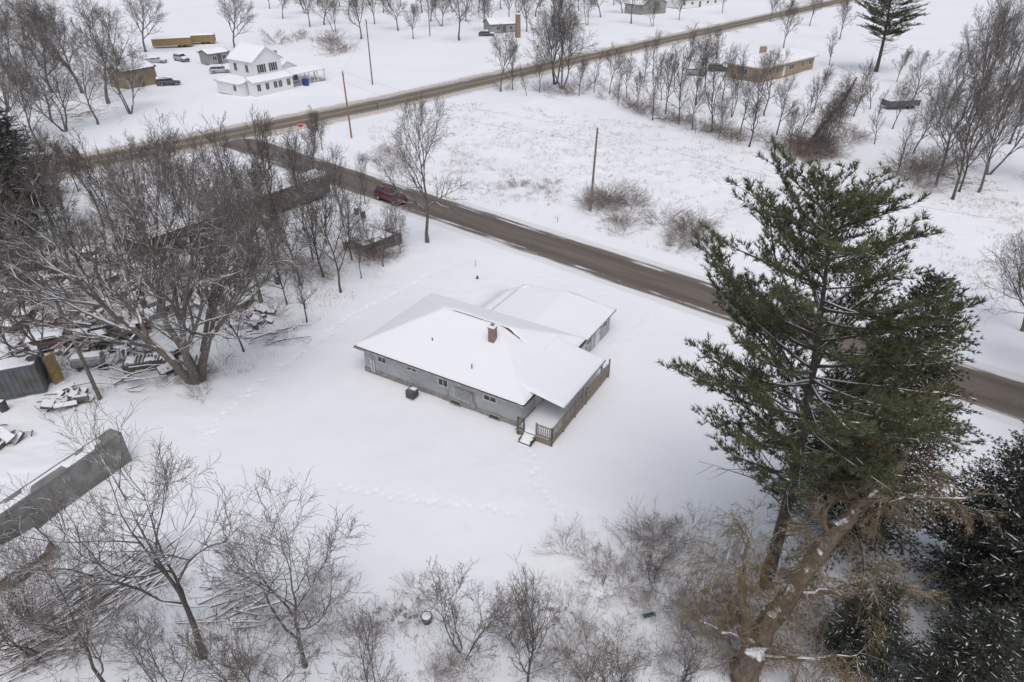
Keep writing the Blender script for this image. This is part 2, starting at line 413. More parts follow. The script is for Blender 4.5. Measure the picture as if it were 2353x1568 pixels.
# ------------------------------------------------------------ buildings
def gable(x0,x1,y0,y1,ze,s,ax):
    if ax=='x': return lambda x,y: ze+s*np.minimum(y-y0,y1-y)
    return lambda x,y: ze+s*np.minimum(x-x0,x1-x)
def hip(x0,x1,y0,y1,ze,s):
    return lambda x,y: ze+s*np.minimum(np.minimum(x-x0,x1-x),np.minimum(y-y0,y1-y))
def shed(x0,y0,ze,sx,sy): return lambda x,y: ze+sx*(x-x0)+sy*(y-y0)
def heightslab(name,x0,x1,y0,y1,fn,th,mat,nx=None,ny=None):
    nx=nx or max(3,int((x1-x0)/.5)|1); ny=ny or max(3,int((y1-y0)/.5)|1)
    X,Y=np.meshgrid(np.linspace(x0,x1,nx),np.linspace(y0,y1,ny)); Zt=fn(X,Y)
    co=np.concatenate([np.stack([X,Y,Zt],-1).reshape(-1,3),np.stack([X,Y,Zt-th],-1).reshape(-1,3)])
    i=np.arange(ny*nx).reshape(ny,nx); k=nx*ny
    F=[np.stack([i[:-1,:-1],i[:-1,1:],i[1:,1:],i[1:,:-1]],-1).reshape(-1,4)]
    F.append(F[0][:,::-1]+k)
    for e,fl in ((i[0],0),(i[-1],1),(i[:,0],1),(i[:,-1],0)):
        q=np.stack([e[:-1],e[:-1]+k,e[1:]+k,e[1:]],-1); F.append(q if fl==0 else q[:,::-1])
    return np_mesh(name,co,np.concatenate(F),mat)
def snowcap(name,x0,x1,y0,y1,fn,th,step,seed=0,bare=None,soft=.5,round_=.28):
    nx=max(5,int((x1-x0)/step)); ny=max(5,int((y1-y0)/step))
    X,Y=np.meshgrid(np.linspace(x0,x1,nx),np.linspace(y0,y1,ny))
    B=fn(X,Y)
    w=max(1,int(soft/step))
    Bp=np.pad(B,w,mode='reflect',reflect_type='odd')
    acc=0
    for a in range(-w,w+1):
        acc=acc+Bp[w+a:w+a+ny,w:w+nx]+Bp[w:w+ny,w+a:w+a+nx]
    Bs=acc/(2*(2*w+1))
    d=np.minimum(np.minimum(X-x0,x1-X),np.minimum(Y-y0,y1-Y)); t=np.clip(d/round_,0,1)
    T=th*np.sqrt(1-(1-t)**2)*(.8+.4*vn(X,Y,2.2,seed+20))+.03*(vn(X,Y,.6,seed+30)-.5)
    Zc=np.maximum(Bs,B-.03)+T
    Zc[d<1e-6]=B[d<1e-6]-.02
    if bare is not None:
        k=bare(X,Y); Zc=Zc*(1-k)+(B-.06)*k
    return grid_mesh(name,X,Y,Zc,'snow')
def walls(name,x0,x1,y0,y1,fn,mat,z0=-.1,drop=.03):
    mb=MB()
    for (ax,ay),(bx,by) in (((x0,y0),(x1,y0)),((x1,y0),(x1,y1)),((x1,y1),(x0,y1)),((x0,y1),(x0,y0))):
        for i in range(2):
            p=(ax+(bx-ax)*i/2,ay+(by-ay)*i/2); q=(ax+(bx-ax)*(i+1)/2,ay+(by-ay)*(i+1)/2)
            zp=float(fn(np.float64(p[0]),np.float64(p[1])))-drop; zq=float(fn(np.float64(q[0]),np.float64(q[1])))-drop
            mb.poly([(p[0],p[1],z0),(q[0],q[1],z0),(q[0],q[1],zq),(p[0],p[1],zp)])
    return mb.mesh(name,mat)
def block(par,x0,x1,y0,y1,ov,fn,wall,roof,th=.22,fas=.2,step=.4,snow=True,bare=None,z0=-.1,soft=.5):
    """walls inset by ov from the roof rectangle x0..x1,y0..y1"""
    part(par,'wall',walls('wall',x0+ov,x1-ov,y0+ov,y1-ov,fn,wall,z0,fas+.01))
    r=part(par,'roof',heightslab('roof',x0,x1,y0,y1,fn,fas,roof))
    if snow: part(par,'roof_snow',snowcap('roof_snow',x0+.03,x1-.03,y0+.03,y1-.03,fn,th,step,int(abs(x0)*7)%40,bare,soft))
    return r
def window(par,c,w,h,face,frame='trim',label=None,mull=True,name='window'):
    """face: 'x-','x+','y-','y+' direction the window looks"""
    sgn=-1 if face[1]=='-' else 1
    def bx(mb,u,v,du,dv,depth,off):
        if face[0]=='y': mb.box((c[0]+u,c[1]+sgn*off,c[2]+v),(du,depth,dv))
        else: mb.box((c[0]+sgn*off,c[1]+u,c[2]+v),(depth,du,dv))
    g=MB(); bx(g,0,0,w,h,.04,.0); go=part(par,name,g.mesh(name,'glass'),label=label)
    f=MB(); t=.07
    bx(f,0,h/2+t/2,w+2*t,t,.09,.02); bx(f,0,-h/2-t/2,w+2*t,t,.13,.03); bx(f,-w/2-t/2,0,t,h,.09,.02); bx(f,w/2+t/2,0,t,h,.09,.02)
    if mull: bx(f,0,0,.05,h,.07,.02)
    part(go,'frame',f.mesh('frame',frame))
    return go
def door(par,c,w,h,face,mat='trim'):
    sgn=-1 if face[1]=='-' else 1
    d=MB(); k=MB()
    if face[0]=='y': d.box((c[0],c[1],c[2]+h/2),(w,.09,h)); k.box((c[0]+w*.38,c[1]+sgn*.08,c[2]+1),(.06,.08,.06))
    else: d.box((c[0],c[1],c[2]+h/2),(.09,w,h)); k.box((c[0]+sgn*.08,c[1]+w*.38,c[2]+1),(.08,.06,.06))
    o=part(par,'door',d.mesh('door',mat)); part(o,'handle',k.mesh('handle','dmetal'))

# --- near ranch house (local x toward the deck end, y toward the road)
H=thing('ranch_house','weathered pale gray ranch house with snow covered hip roof','house',(hx,hy,0),R(-30.5))
EZ=2.42
hf=hip(-15.2,0,0,10.1,EZ,.44)
def bareband(X,Y):
    y0=5.16+.03*np.sin(X*1.3)
    y1=5.12+1.05*np.clip((X+10.6)/.9,0,1)*np.clip((-2.4-X)/6.5,0,1)**.6+.07*(vn(X,Y,.8,55)-.5)
    return np.clip(np.minimum(Y-y0,y1-Y)/.08,0,1)*(X<-2.6)
roof=block(H,-15.2,0,0,10.1,.45,hf,'siding','shingle',.16,.15,.12,bare=bareband,soft=.14)
part(H,'foundation',MB().box((-7.6,.44+4.6,.1),(14.42,9.32,.62)).mesh('foundation','conc'))
part(H,'gutter',MB().box((-7.6,-.05,EZ-.1),(15.3,.09,.10)).mesh('gutter','grayp')); part(H,'gutter',MB().box((-15.27,5.05,EZ-.1),(.09,10.2,.10)).mesh('gutter','grayp'))
ch=MB(); ch.box((-4.8,3.75,4.35),(.48,.48,1.9)); co_=part(roof,'chimney',ch.mesh('chimney','brick'))
cc=MB(); cc.box((-4.8,3.75,5.34),(.56,.56,.09)); cc.box((-4.8,3.75,5.5),(.24,.24,.26)); part(co_,'chimney_cap',cc.mesh('chimney_cap','conc'))
part(co_,'chimney_snow',snowcap('chimney_snow',-5.06,-4.54,3.49,4.01,lambda x,y:0*x+5.40,.14,.06,2,soft=.06))
v=MB(); v.tube([Vector((-9.3,2.3,3.2)),Vector((-9.3,2.3,3.75)),Vector((-9.25,2.2,3.85))],[.04]*3,8,cap=True); part(roof,'vent_pipe',v.mesh('vent_pipe','dmetal'))
v=MB(); v.tube([Vector((-5.0,1.2,2.8)),Vector((-5.0,1.2,3.5))],[.05]*2,8,cap=True); part(roof,'vent_pipe',v.mesh('vent_pipe','metal'))
for xx,w,h,zz in ((-12.9,.75,.55,1.72),(-10.0,.85,.32,1.86),(-7.1,.8,.62,1.62),(-3.0,1.0,.45,1.72)):
    window(H,(xx,.45,zz),w,h,'y-')
for xx in (-6.0,-2.6): window(H,(xx,.36,.22),.8,.28,'y-','grayp',label='low basement window',mull=False)
part(H,'meter_box',MB().box((-4.55,.38,.95),(.12,.1,1.2)).box((-4.4,.36,.55),(.34,.16,.36)).mesh('meter_box','grayp'))
part(H,'conduit',MB().tube([Vector((-6.7,.38,.3)),Vector((-6.7,.36,1.1))],[.03,.03],6,cap=True).mesh('conduit','grayp'))
for a,zt in ((-14.0,1.5),(-13.75,1.35)):
    part(H,'vent_pipe',MB().tube([Vector((a,.33,.3)),Vector((a,.33,zt)),Vector((a,.15,zt+.08))],[.05]*3,8,cap=True).mesh('vent_pipe','trim'),label='white wall vent pipe')
part(H,'wall_patch',MB().box((-5.2,.43,1.15),(1.7,.04,.9)).mesh('wall_patch','grayp'),label='bare weathered patch of siding')
gf=gable(-9.4,-.1,9.6,16.3,EZ-.38,.12,'y')
block(H,-9.4,-.1,9.2,16.4,.35,gf,'siding','grayp',.15,.10,.2,soft=1.6)
for yy in (11.6,14.8): window(H,(-.45,yy,1.35),.8,.55,'x+')
door(H,(-.43,10.5,.05),.85,1.8,'x+'); door(H,(-.43,13.3,.05),.85,1.8,'x+')
for yy in (9.75,12.3,15.85): part(H,'wall_trim',MB().box((-.42,yy,1.0),(.06,.14,1.9)).mesh('wall_trim','trim'))
part(H,'garage_door',MB().box((-4.6,16.06,1.0),(4.9,.06,1.9)).mesh('garage_door','trim'))
pf=lambda x,y: EZ+.42-(x+1.0)*.155
part(H,'porch_roof',heightslab('porch_roof',-1.0,2.45,1.45,8.3,pf,.14,'grayp'))
part(H,'roof_snow',snowcap('roof_snow',-1.75,2.42,1.35,8.27,lambda x,y:np.where(x<-1.0,hf(x,np.clip(y,1.75,8.35)),pf(x,y)),.17,.15,5,soft=.3,round_=.2))
D=part(H,'deck',MB().box((.95,4.7,.42),(2.8,10.0,.14)).box((.95,4.7,.15),(2.7,9.9,.4)).mesh('deck','wood'))
part(D,'deck_snow',snowcap('deck_snow',-.42,2.3,-.25,9.6,lambda x,y:0*x+.49,.12,.2,9))
def railing(mb,a,b,h=.95,z=.5,gap=.16,posts=2.0):
    a=Vector((*a,0));b=Vector((*b,0)); L=(b-a).length; ang=math.atan2(b.y-a.y,b.x-a.x); mid=(a+b)/2
    for zz in (z+.1,z+h): mb.box((mid.x,mid.y,zz),(L,.08,.06),ang)
    n=int(L/gap)
    for i in range(n+1):
        q=a+(b-a)*i/n; mb.box((q.x,q.y,z+h/2),(.05,.05,h-.1),ang)
    n=max(1,round(L/posts))
    for i in range(n+1):
        q=a+(b-a)*i/n; mb.box((q.x,q.y,(z+h+.1)/2),(.11,.11,z+h+.1),ang)
rail=MB(); railing(rail,(2.33,-.2),(2.33,5.3),gap=.2); railing(rail,(1.15,-.2),(2.33,-.2))
part(H,'railing',rail.mesh('railing','wood'),label='weathered wooden deck railing')
r2=MB(); railing(r2,(-.3,-.22),(.15,-.22)); part(H,'railing',r2.mesh('railing','oldwood'))
fn_=MB()
for i in range(30): fn_.box((2.36,5.4+i*.13,1.0+.03*math.sin(i*3)),(.03,.09,.9))
fn_.box((2.4,7.4,1.4),(.06,4.0,.07)); fn_.box((2.38,9.35,.9),(.10,.10,1.7)); fn_.box((2.4,7.4,.6),(.06,4.0,.08))
part(H,'deck_screen',fn_.mesh('deck_screen','screenw'),label='tan board privacy screen')
for yy in (1.7,4.8,8.0): part(H,'porch_post',MB().box((2.3,yy,1.1),(.11,.11,2.05)).mesh('porch_post','grayp'))
st=MB()
for i in range(3): st.box((.65,-.35-.27*i,.36-.14*i),(.95,.3,.1))
st.box((.2,-.6,.2),(.05,.8,.3)); st.box((1.1,-.6,.2),(.05,.8,.3))
sto=part(H,'step',st.mesh('step','oldwood')); part(sto,'step_snow',snowcap('step_snow',.15,1.12,-1.1,-.2,lambda x,y:.42+(y+.2)*.5,.14,.1,6,soft=.1))
door(H,(-.43,3.0,.45),.9,1.95,'x+'); window(H,(-.43,6.0,1.5),1.5,1.0,'x+')
def wx(x,y,z=0): a=R(-30.5); return (hx+x*math.cos(a)-y*math.sin(a), hy+x*math.sin(a)+y*math.cos(a), z)
A=thing('air_conditioner','square gray air conditioner unit beside the house wall','air conditioner',wx(-9.35,-.55,0),R(-30.5))
ab=MB(); ab.box((0,0,.42),(.66,.66,.66))
for i in range(9): ab.box((0,0,.14+i*.07),(.70,.70,.018))
part(A,'casing',ab.mesh('casing','acgray')); 
af=MB(); af.cyl((0,0,.77),.28,.03,16); af.cyl((0,0,.79),.08,.03,10); part(A,'fan_grille',af.mesh('fan_grille','metal'))
part(A,'snow_cap',snowcap('snow_cap',-.26,.32,-.15,.32,lambda x,y:0*x+.77,.07,.1,3))

# --- white farmhouse
fx0,fy0=P(588,222)
F=thing('farmhouse','two storey white farmhouse with snowy roofs and porch','house',(fx0,fy0,0),R(54))
block(F,1.6,9.4,1.8,10.5,.4,gable(1.6,9.4,1.8,10.5,5.9,.66,'y'),'white','trim',.2,.15,.4)
block(F,-.4,9.7,-.4,2.2,.3,shed(-.4,-.4,2.6,0,.33),'white','trim',.2,.14,.4)
block(F,-2.0,2.0,2.2,10.5,.3,shed(-2.0,2.2,2.3,.15,0),'white','trim',.2,.14,.5)
block(F,9.4,14.8,4.4,12.0,.3,gable(9.4,14.8,4.4,12,3.2,.5,'y'),'white','trim',.2,.14,.5)
part(F,'porch_roof',heightslab('porch_roof',9.7,19.0,.8,4.6,shed(9.7,.8,2.5,0,.16),.14,'trim'))
part(F,'roof_snow',snowcap('roof_snow',9.7,19.0,.8,4.6,shed(9.7,.8,2.5,0,.16),.2,.4,7))
part(F,'porch_roof',heightslab('porch_roof',14.8,19.0,4.6,8.0,shed(14.8,4.6,3.1,-.1,0),.14,'trim'))
part(F,'roof_snow',snowcap('roof_snow',14.8,19.0,4.6,8.0,shed(14.8,4.6,3.1,-.1,0),.2,.4,8))
for xx in (10,12.3,14.6,16.8,18.8): part(F,'porch_post',MB().box((xx,.95,1.25),(.18,.18,2.45)).mesh('porch_post','trim'))
for yy in (4.4,7.8): part(F,'porch_post',MB().box((18.8,yy,1.3),(.18,.18,2.6)).mesh('porch_post','trim'))
pc=MB(); railing(pc,(10,.95),(18.8,.95),.9,.3,.3,3); part(F,'railing',pc.mesh('railing','trim'))
part(F,'porch_floor',MB().box((14.4,2.7,.15),(9.2,3.6,.3)).mesh('porch_floor','grayp'))
for xx in (4.0,6.8): window(F,(xx,2.2,4.5),.95,1.5,'y-')
for xx in (1.0,3.0,5.0,6.2,8.3): window(F,(xx,-.1,1.5),.8,1.2,'y-')
for yy in (4.2,8.0): window(F,(2.0,yy,4.5),.9,1.4,'x-')
window(F,(-1.7,4,1.4),.9,1,'x-'); window(F,(12,4.7,1.6),.9,1.2,'y-'); door(F,(14.0,4.68,.3),.9,2.0,'y-','grayp')
for xx in (4.0,6.8):
    for s in (-1,1): part(F,'shutter',MB().box((xx+s*.8,2.17,4.5),(.38,.05,1.55)).mesh('shutter','dshingle'))
part(F,'chimney',MB().box((12.1,8,5.2),(.6,.6,2.2)).mesh('chimney','brick'))

# --- tan brick ranch
tx,ty=P(1745,190)
T=thing('tan_brick_house','low tan brick ranch house with snow covered roof','house',(tx,ty,0),R(42))
block(T,-.7,24,-.7,9.0,.7,hip(-.7,24,-.7,9,3.1,.30),'tanbrick','trim',.25,.28,.4)
for xx,w in ((3,1.6),(6.5,1.0),(13,2.2),(18,1.2),(21.5,1.2)): window(T,(xx,0,1.7),w,1.1,'y-')
door(T,(9.8,-.02,.1),1.0,2.1,'y-'); window(T,(0,4,1.7),1.4,1.1,'x-')
part(T,'chimney',MB().box((8,5,5.0),(1.4,.9,1.8)).mesh('chimney','tanbrick'))

# --- other distant buildings
def smallhouse(name,label,cat,px,py,ang,w,d,ze,sl,wall,ax='x',roofm='dshingle',wins=2):
    x,y=P(px,py); o=thing(name,label,cat,(x,y,0),R(ang))
    block(o,0,w,0,d,.3,gable(0,w,0,d,ze,sl,ax),wall,roofm,.22,.16,.5)
    for i in range(wins): window(o,(w*(i+.7)/(wins+.4),.3,ze*.55),1.0,.9,'y-')
    door(o,(w*.5,.28,0),1,min(2.0,ze-.3),'y-','oldwood')
    return o
smallhouse('shed','gray board shed with snowy roof behind the farmhouse','shed',482,150,50,6,5,2.4,.3,'grayp')
smallhouse('barn','weathered gray barn with snow covered roof','barn',1475,36,40,14,9,3.3,.45,'grayp','y')
smallhouse('cabin','small gray cottage with snow covered roof among trees','house',1125,78,20,10,7,2.5,.4,'grayp')
smallhouse('cottage','long white cottage with snowy roof by the road','house',1560,20,30,22,9,2.8,.35,'white',wins=5)
smallhouse('shed','tan board shed with snow covered roof under bare trees','shed',292,208,60,8,6,3.6,.3,'tan',wins=0)
x,y=P(1190,86); sk=MB(); sk.box((0,0,3.0),(1.3,1.3,6.0),top=.85); sk.box((0,0,6.1),(1.3,1.3,.3))
o=thing('brick_stack','tall brown brick stack beside snowy cottage','chimney',(x,y,0),R(20)); part(o,'shaft',sk.mesh('shaft','brick')); part(o,'snow_cap',snowcap('snow_cap',-.6,.6,-.6,.6,lambda x,y:0*x+6.25,.2,.2,2))

# --- trailers and junk yard
def trailer(name,label,cat,loc,ang,L,W,hgt,mat,z0=.8,wheels=True,roofsnow=True,rib=.6,sn=.28):
    o=thing(name,label,cat,(*loc,0),R(ang))
    b=MB(); b.box((L/2,W/2,z0+(hgt-z0)/2),(L,W,hgt-z0))
    n=int(L/rib)
    for i in range(n+1):
        for yy in (-.015,W+.015): b.box((i*L/n if 0<i<n else (.03 if i==0 else L-.03),yy,z0+(hgt-z0)/2),(.04,.03,hgt-z0-.02))
    for zz in (z0+.06,hgt-.06):
        for yy in (-.03,W+.03): b.box((L/2,yy,zz),(L+.04,.05,.12))
    part(o,'box_body',b.mesh('box_body',mat))
    for k in (.27,.73): part(o,'door',MB().box((L+.03,W*k,z0+(hgt-z0)/2),(.05,W*.45,hgt-z0-.25)).mesh('door',mat))
    if wheels:
        for xx in (L*.8,L*.8-1.3):
            for yy in (.25,W-.25):
                part(o,'wheel',MB().cyl((xx,yy,.48),.48,.28,16,axis='y').mesh('wheel','black'))
    else:
        for xx in (L*.15,L*.5,L*.85): part(o,'support_block',MB().box((xx,W/2,z0/2),(.5,W*.9,z0)).mesh('support_block','oldwood'))
    if roofsnow: part(o,'roof_snow',snowcap('roof_snow',0,L,0,W,lambda x,y:0*x+hgt,sn,.2,4,bare=(lambda X,Y:(vn(X,Y,.9,77)<.45)*1.0) if sn<.06 else None))
    return o
a=P(303,1060); b_=P(80,1224); ang=math.degrees(math.atan2(a[1]-b_[1],a[0]-b_[0]))
Ln=14.0; dx,dy=math.cos(R(ang)),math.sin(R(ang))
trailer('semi_trailer','long dull gray narrow box trailer half buried in snow','trailer',(a[0]-dx*Ln,a[1]-dy*Ln),ang,Ln,.9,2.5,'trailer',.1,False,sn=.05,rib=1.2)
a=P(762,452); b_=P(520,540); ang=math.degrees(math.atan2(a[1]-b_[1],a[0]-b_[0])); dx,dy=math.cos(R(ang)),math.sin(R(ang))
trailer('semi_trailer','long weathered dark trailer parked among bare trees','trailer',(a[0]-dx*12.5,a[1]-dy*12.5),ang,12.5,2.5,3.0,'oldwood',.6)
trailer('semi_trailer','rusty flat gray trailer beneath bare trees','trailer',(a[0]-dx*25,a[1]-dy*25-.6),ang,11.5,2.5,2.6,'dmetal',.6)
a=P(112,905); trailer('storage_container','faded blue gray steel container with rust streaks','container',(a[0]-7,a[1]-2.6),22,7.3,1.8,2.6,'bluegray',.1,False,rib=.35,sn=.05)
x,y=P(138,880); o=thing('ochre_panel','upright ochre board panel leaning by the container','panel',(x,y,0),R(70))
q=MB(); q.box((0,0,1.3),(.8,.12,2.6)); q.box((-.34,.12,1.3),(.1,.1,2.6)); q.box((.34,.12,1.3),(.1,.1,2.6)); q.box((0,-.08,2.1),(.8,.04,.1)); part(o,'board',q.mesh('board','yellow'))
for px,py,an in ((352,112,22),(408,104,16)):
    a=P(px,py); trailer('school_trailer','dull ochre trailer with thick snow on roof','trailer',(a[0],a[1]),an,10.0,2.6,2.3,'yellow',.5,sn=.4)
x,y=P(2040,252); trailer('box_trailer','small blue gray box trailer in snowy clearing','trailer',(x,y),10,6.5,2.3,1.5,'bluegray',.4)
smallhouse('shed','low tan brick outbuilding with snow covered roof','shed',-45,1410,54,4.2,2.6,1.2,.12,'tanbrick',wins=0)
def rack(loc,ang,L,W,h,label):
    o=thing('lumber_rack',label,'lumber rack',(*loc,0),R(ang)); m=MB()
    for i in range(int(L/.28)): m.box((i*.28+.1,W/2,h+.03*math.sin(i*2.1)),(.16,W,.06))
    for yy in (.1,W-.1): m.box((L/2,yy,h-.1),(L,.12,.14))
    part(o,'slat_deck',m.mesh('slat_deck','oldwood'))
    for xx in (.2,L/2,L-.2):
        for yy in (.1,W-.1): part(o,'leg',MB().box((xx,yy,h/2-.05),(.14,.14,h)).mesh('leg','oldwood'))
    m=MB()
    for i in range(5): m.box((L/2,-.03,.2+i*h/5.5),(L,.04,.13))
    m.box((.1,-.07,h/2),(.1,.04,h)); part(o,'side_boards',m.mesh('side_boards','oldwood'))
    part(o,'snow_cover',snowcap('snow_cover',.1,L*.8,.3,W,lambda x,y:0*x+h+.02,.2,.12,12,bare=lambda X,Y:(vn(X,Y,.7,71)<.42)*1.0)); return o
rack(P(842,592),48,5.0,2.2,1.2,'weathered gray slatted lumber rack beside woods')
rack(P(790,578),20,5.0,1.6,1.0,'low weathered plank rack under trees')
rack(P(285,860),15,4.0,1.4,.7,'low snowy plank rack in a junk yard')

# ------------------------------------------------------------ vehicles
def ring(x,w,z0,z1,rw=.88):
    return [(x,-w*.9,z0),(x,-w,z0+(z1-z0)*.3),(x,-w,z0+(z1-z0)*.75),(x,-w*rw,z1),(x,w*rw,z1),(x,w,z0+(z1-z0)*.75),(x,w,z0+(z1-z0)*.3),(x,w*.9,z0)]
def car(label,loc,ang,paint,snow=False,cat='car',name='parked_car',group=None,z=0.0,suv=True):
    o=thing(name,label,cat,(*loc,z),R(ang),group)
    rz=1.68 if suv else 1.42
    b=MB(); b.loft([ring(-2.36,.70,.48,.92),ring(-2.25,.86,.34,1.04),ring(-1.4,.92,.28,1.08),ring(0,.93,.26,1.06),ring(1.15,.92,.28,1.04),ring(1.95,.88,.32,.95),ring(2.28,.78,.36,.84),ring(2.36,.62,.42,.72)])
    part(o,'body',b.mesh('body',paint,True))
    g=MB(); g.loft([ring(-2.18,.74,1.0,1.06,.85),ring(-1.9 if suv else -1.4,.74,1.0,rz-.06,.84),ring(.1,.74,1.0,rz-.03,.84),ring(1.15,.78,.98,1.05,.85)])
    part(o,'cabin_glass',g.mesh('cabin_glass','glass'))
    r=MB(); r.loft([ring(-1.98 if suv else -1.35,.60,rz-.1,rz-.03,.9),ring(-1.7 if suv else -1.2,.66,rz-.09,rz+.02,.9),ring(0,.66,rz-.08,rz+.03,.9),ring(.3,.60,rz-.12,rz-.05,.9)])
    for sx in (-1,1):
        for x0,x1 in ((-1.75,-1.75),(-.75,-.72),(.22,1.1)):
            r.tube([Vector((x1,sx*.78,1.03)),Vector((x0,sx*.64,rz-.05))],[.045,.045],5)
        if suv: r.tube([Vector((-1.7,sx*.6,rz+.03)),Vector((0,sx*.6,rz+.04))],[.03,.03],5)
    part(o,'car_roof',r.mesh('car_roof',paint))
    for xx in (-1.42,1.42):
        for sx in (-1,1):
            wo=part(o,'wheel',MB().cyl((xx,sx*.84,.35),.35,.22,20,axis='y').mesh('wheel','black'))
            part(wo,'rim',MB().cyl((xx,sx*.955,.35),.21,.02,12,axis='y').mesh('rim','silver'))
    for sx in (-1,1):
        part(o,'headlight',MB().box((2.25,sx*.62,.75),(.14,.28,.13)).mesh('headlight','lamp'))
        part(o,'tail_light',MB().box((-2.27,sx*.74,.92),(.1,.16,.28)).mesh('tail_light','tail'))
        part(o,'side_mirror',MB().box((.95,sx*.98,1.08),(.14,.16,.12)).mesh('side_mirror',paint))
    part(o,'grille',MB().box((2.34,0,.62),(.05,.9,.16)).mesh('grille','dmetal'))
    for xx in (2.3,-2.3): part(o,'bumper',MB().box((xx,0,.43),(.16,1.5,.15)).mesh('bumper','dmetal'))
    if snow:
        part(o,'snow_cover',snowcap('snow_cover',-2.2,.5,-.72,.72,lambda x,y:0*x+rz-.02-.1*(np.abs(y)>.6),.2,.15,3,soft=.2),label='snow lying on the roof')
        part(o,'snow_cover',snowcap('snow_cover',.9,2.3,-.8,.8,lambda x,y:1.04-.11*(x-.9),.16,.15,3,soft=.2),label='snow lying on the bonnet')
    return o
sd=math.degrees(math.atan2(sideP[2][1]-sideP[1][1],sideP[2][0]-sideP[1][0]))
cx,cy=P(899,462)
car('dark red sport utility car driving on the side road',(cx,cy),sd,'red',name='red_car',z=.02)
car('silver car covered in snow beside farmhouse yard',P(418,140),-35,'carw',True)
car('gray car under thick snow in farmhouse yard',P(360,146),10,'carw',True,suv=False)
car('silver car under snow beside gray shed',P(508,168),15,'carw',True)
car('dark car parked under trees with snow on roof',P(388,196),30,'carg',True)
car('dark gray car parked beside tan brick house',P(1650,163),-5,'carg',True)
car('dark car buried in snow near cottage',P(1118,84),0,'carg',True)
car('pale car half buried in snow near tan house',P(1600,172),-15,'carw',True,suv=False)
car('derelict faded red car with snow on top in junk yard',P(140,792),20,'oldred',True,suv=False,z=-.2)
x,y=P(265,785); J=thing('old_jeep','derelict olive open jeep with snow in the bed','jeep',(x,y,0),R(28))
b=MB(); b.box((0,0,.75),(3.6,1.5,.5)); b.box((1.3,0,1.05),(1.2,1.3,.15),top=.85); b.box((-1.0,-.72,1.12),(1.5,.06,.3)); b.box((-1.0,.72,1.12),(1.5,.06,.3)); b.box((-1.75,0,1.12),(.06,1.45,.3))
for xx in (-1.2,1.25):
    for s in (-1,1): b.box((xx,s*.72,.88),(.9,.36,.12))
part(J,'body',b.mesh('body','olive'))
b=MB(); 
for s in (-1,1): b.tube([Vector((.6,s*.68,1.0)),Vector((.45,s*.66,1.6))],[.03,.03],6)
b.tube([Vector((.45,-.66,1.6)),Vector((.45,.66,1.6))],[.03,.03],6); part(J,'windscreen_frame',b.mesh('windscreen_frame','dmetal'))
for xx in (-1.2,1.25):
    for s in (-1,1): part(J,'wheel',MB().cyl((xx,s*.78,.4),.4,.24,16,axis='y').mesh('wheel','black'))
for yy in (.3,-.35): part(J,'seat',MB().box((-.1,yy,1.1),(.45,.5,.5)).mesh('seat','black'))
part(J,'snow_cover',snowcap('snow_cover',.75,1.85,-.6,.6,lambda x,y:0*x+1.12,.14,.12,3)); part(J,'snow_cover',snowcap('snow_cover',-1.7,-.4,-.66,.66,lambda x,y:0*x+1.0,.2,.12,4))
x,y=P(208,845); Q=thing('steel_tank','pale rounded steel tank with snow on top','tank',(x,y,0),R(15))
b=MB(); b.loft([[(xx,math.cos(t)*.62,.75+math.sin(t)*.55) for t in np.linspace(0,2*math.pi,13)[:-1]] for xx in (-1.1,1.1)]); part(Q,'tank_body',b.mesh('tank_body','metal',False))
for xx in (-.7,.7): part(Q,'leg',MB().box((xx,0,.15),(.15,1.0,.4)).mesh('leg','dmetal'))
part(Q,'snow_cover',snowcap('snow_cover',-1.1,1.1,-.4,.4,lambda x,y:0*x+1.22,.16,.12,3))
random.seed(4)
def tyre():
    m=MB(); n=16; k=8
    for i in range(n):
        a=2*math.pi*i/n
        for j in range(k):
            t=2*math.pi*j/k; r=.27+.10*math.cos(t)
            m.v.append((r*math.cos(a),r*math.sin(a),.11+.11*math.sin(t)))
    for i in range(n):
        for j in range(k):
            m.f.append((i*k+j,((i+1)%n)*k+j,((i+1)%n)*k+(j+1)%k,i*k+(j+1)%k)); m.m.append(0)
    return m
M['tyresnow']=snowtop('snowy_rubber',(0.025,.025,.025),(0.04,.04,.04),5,.85,.9)
TY=tyre().mesh('tyre','tyresnow',True)
for i in range(46):
    px=random.gauss(60,50) if i<28 else random.uniform(0,330); py=random.gauss(600,45) if i<28 else random.uniform(650,860)
    if px<-20: continue
    x,y=P(px,py); s=random.uniform(.9,1.4)
    o=thing('tyre','old black tyre lying in snowy junk yard','tyre',(x,y,gz(x,y)-.02),random.random()*6,'old tyres in the junk yard',TY); o.scale=(s,s,s)
bm_=MB(); bm_.tube([Vector((0,0,0)),Vector((0,0,.3)),Vector((0,0,.31)),Vector((0,0,.6)),Vector((0,0,.61)),Vector((0,0,.88))],[.29,.29,.31,.29,.31,.29],14,cap=True); BR=bm_.mesh('barrel',['bluegray'])
BR2=MB().tube([Vector((0,0,0)),Vector((0,0,.88))],[.29,.29],14,cap=True).mesh('barrel','dmetal')
sc=snowcap('barrel_snow',-.2,.2,-.2,.2,lambda x,y:0*x+.87,.12,.08)
for px,py in ((70,640),(95,655),(25,700),(175,720),(150,645),(330,700),(390,770),(12,945),(640,655),(835,500),(820,492)):
    x,y=P(px,py); o=thing('barrel','old steel barrel with snow on its lid','barrel',(x,y,gz(x,y)-.05),0,'barrels in the junk yard'); part(o,'barrel_body',random.choice((BR,BR2))); part(o,'snow_cap',sc)
pm=MB()
for lv in range(5):
    for i in range(6): pm.box((i*.2-.5,0,.13+lv*.15),(.13,1.1,.025))
    for j in (-.5,0,.5): pm.box((0,j,.07+lv*.15),(1.15,.08,.09))
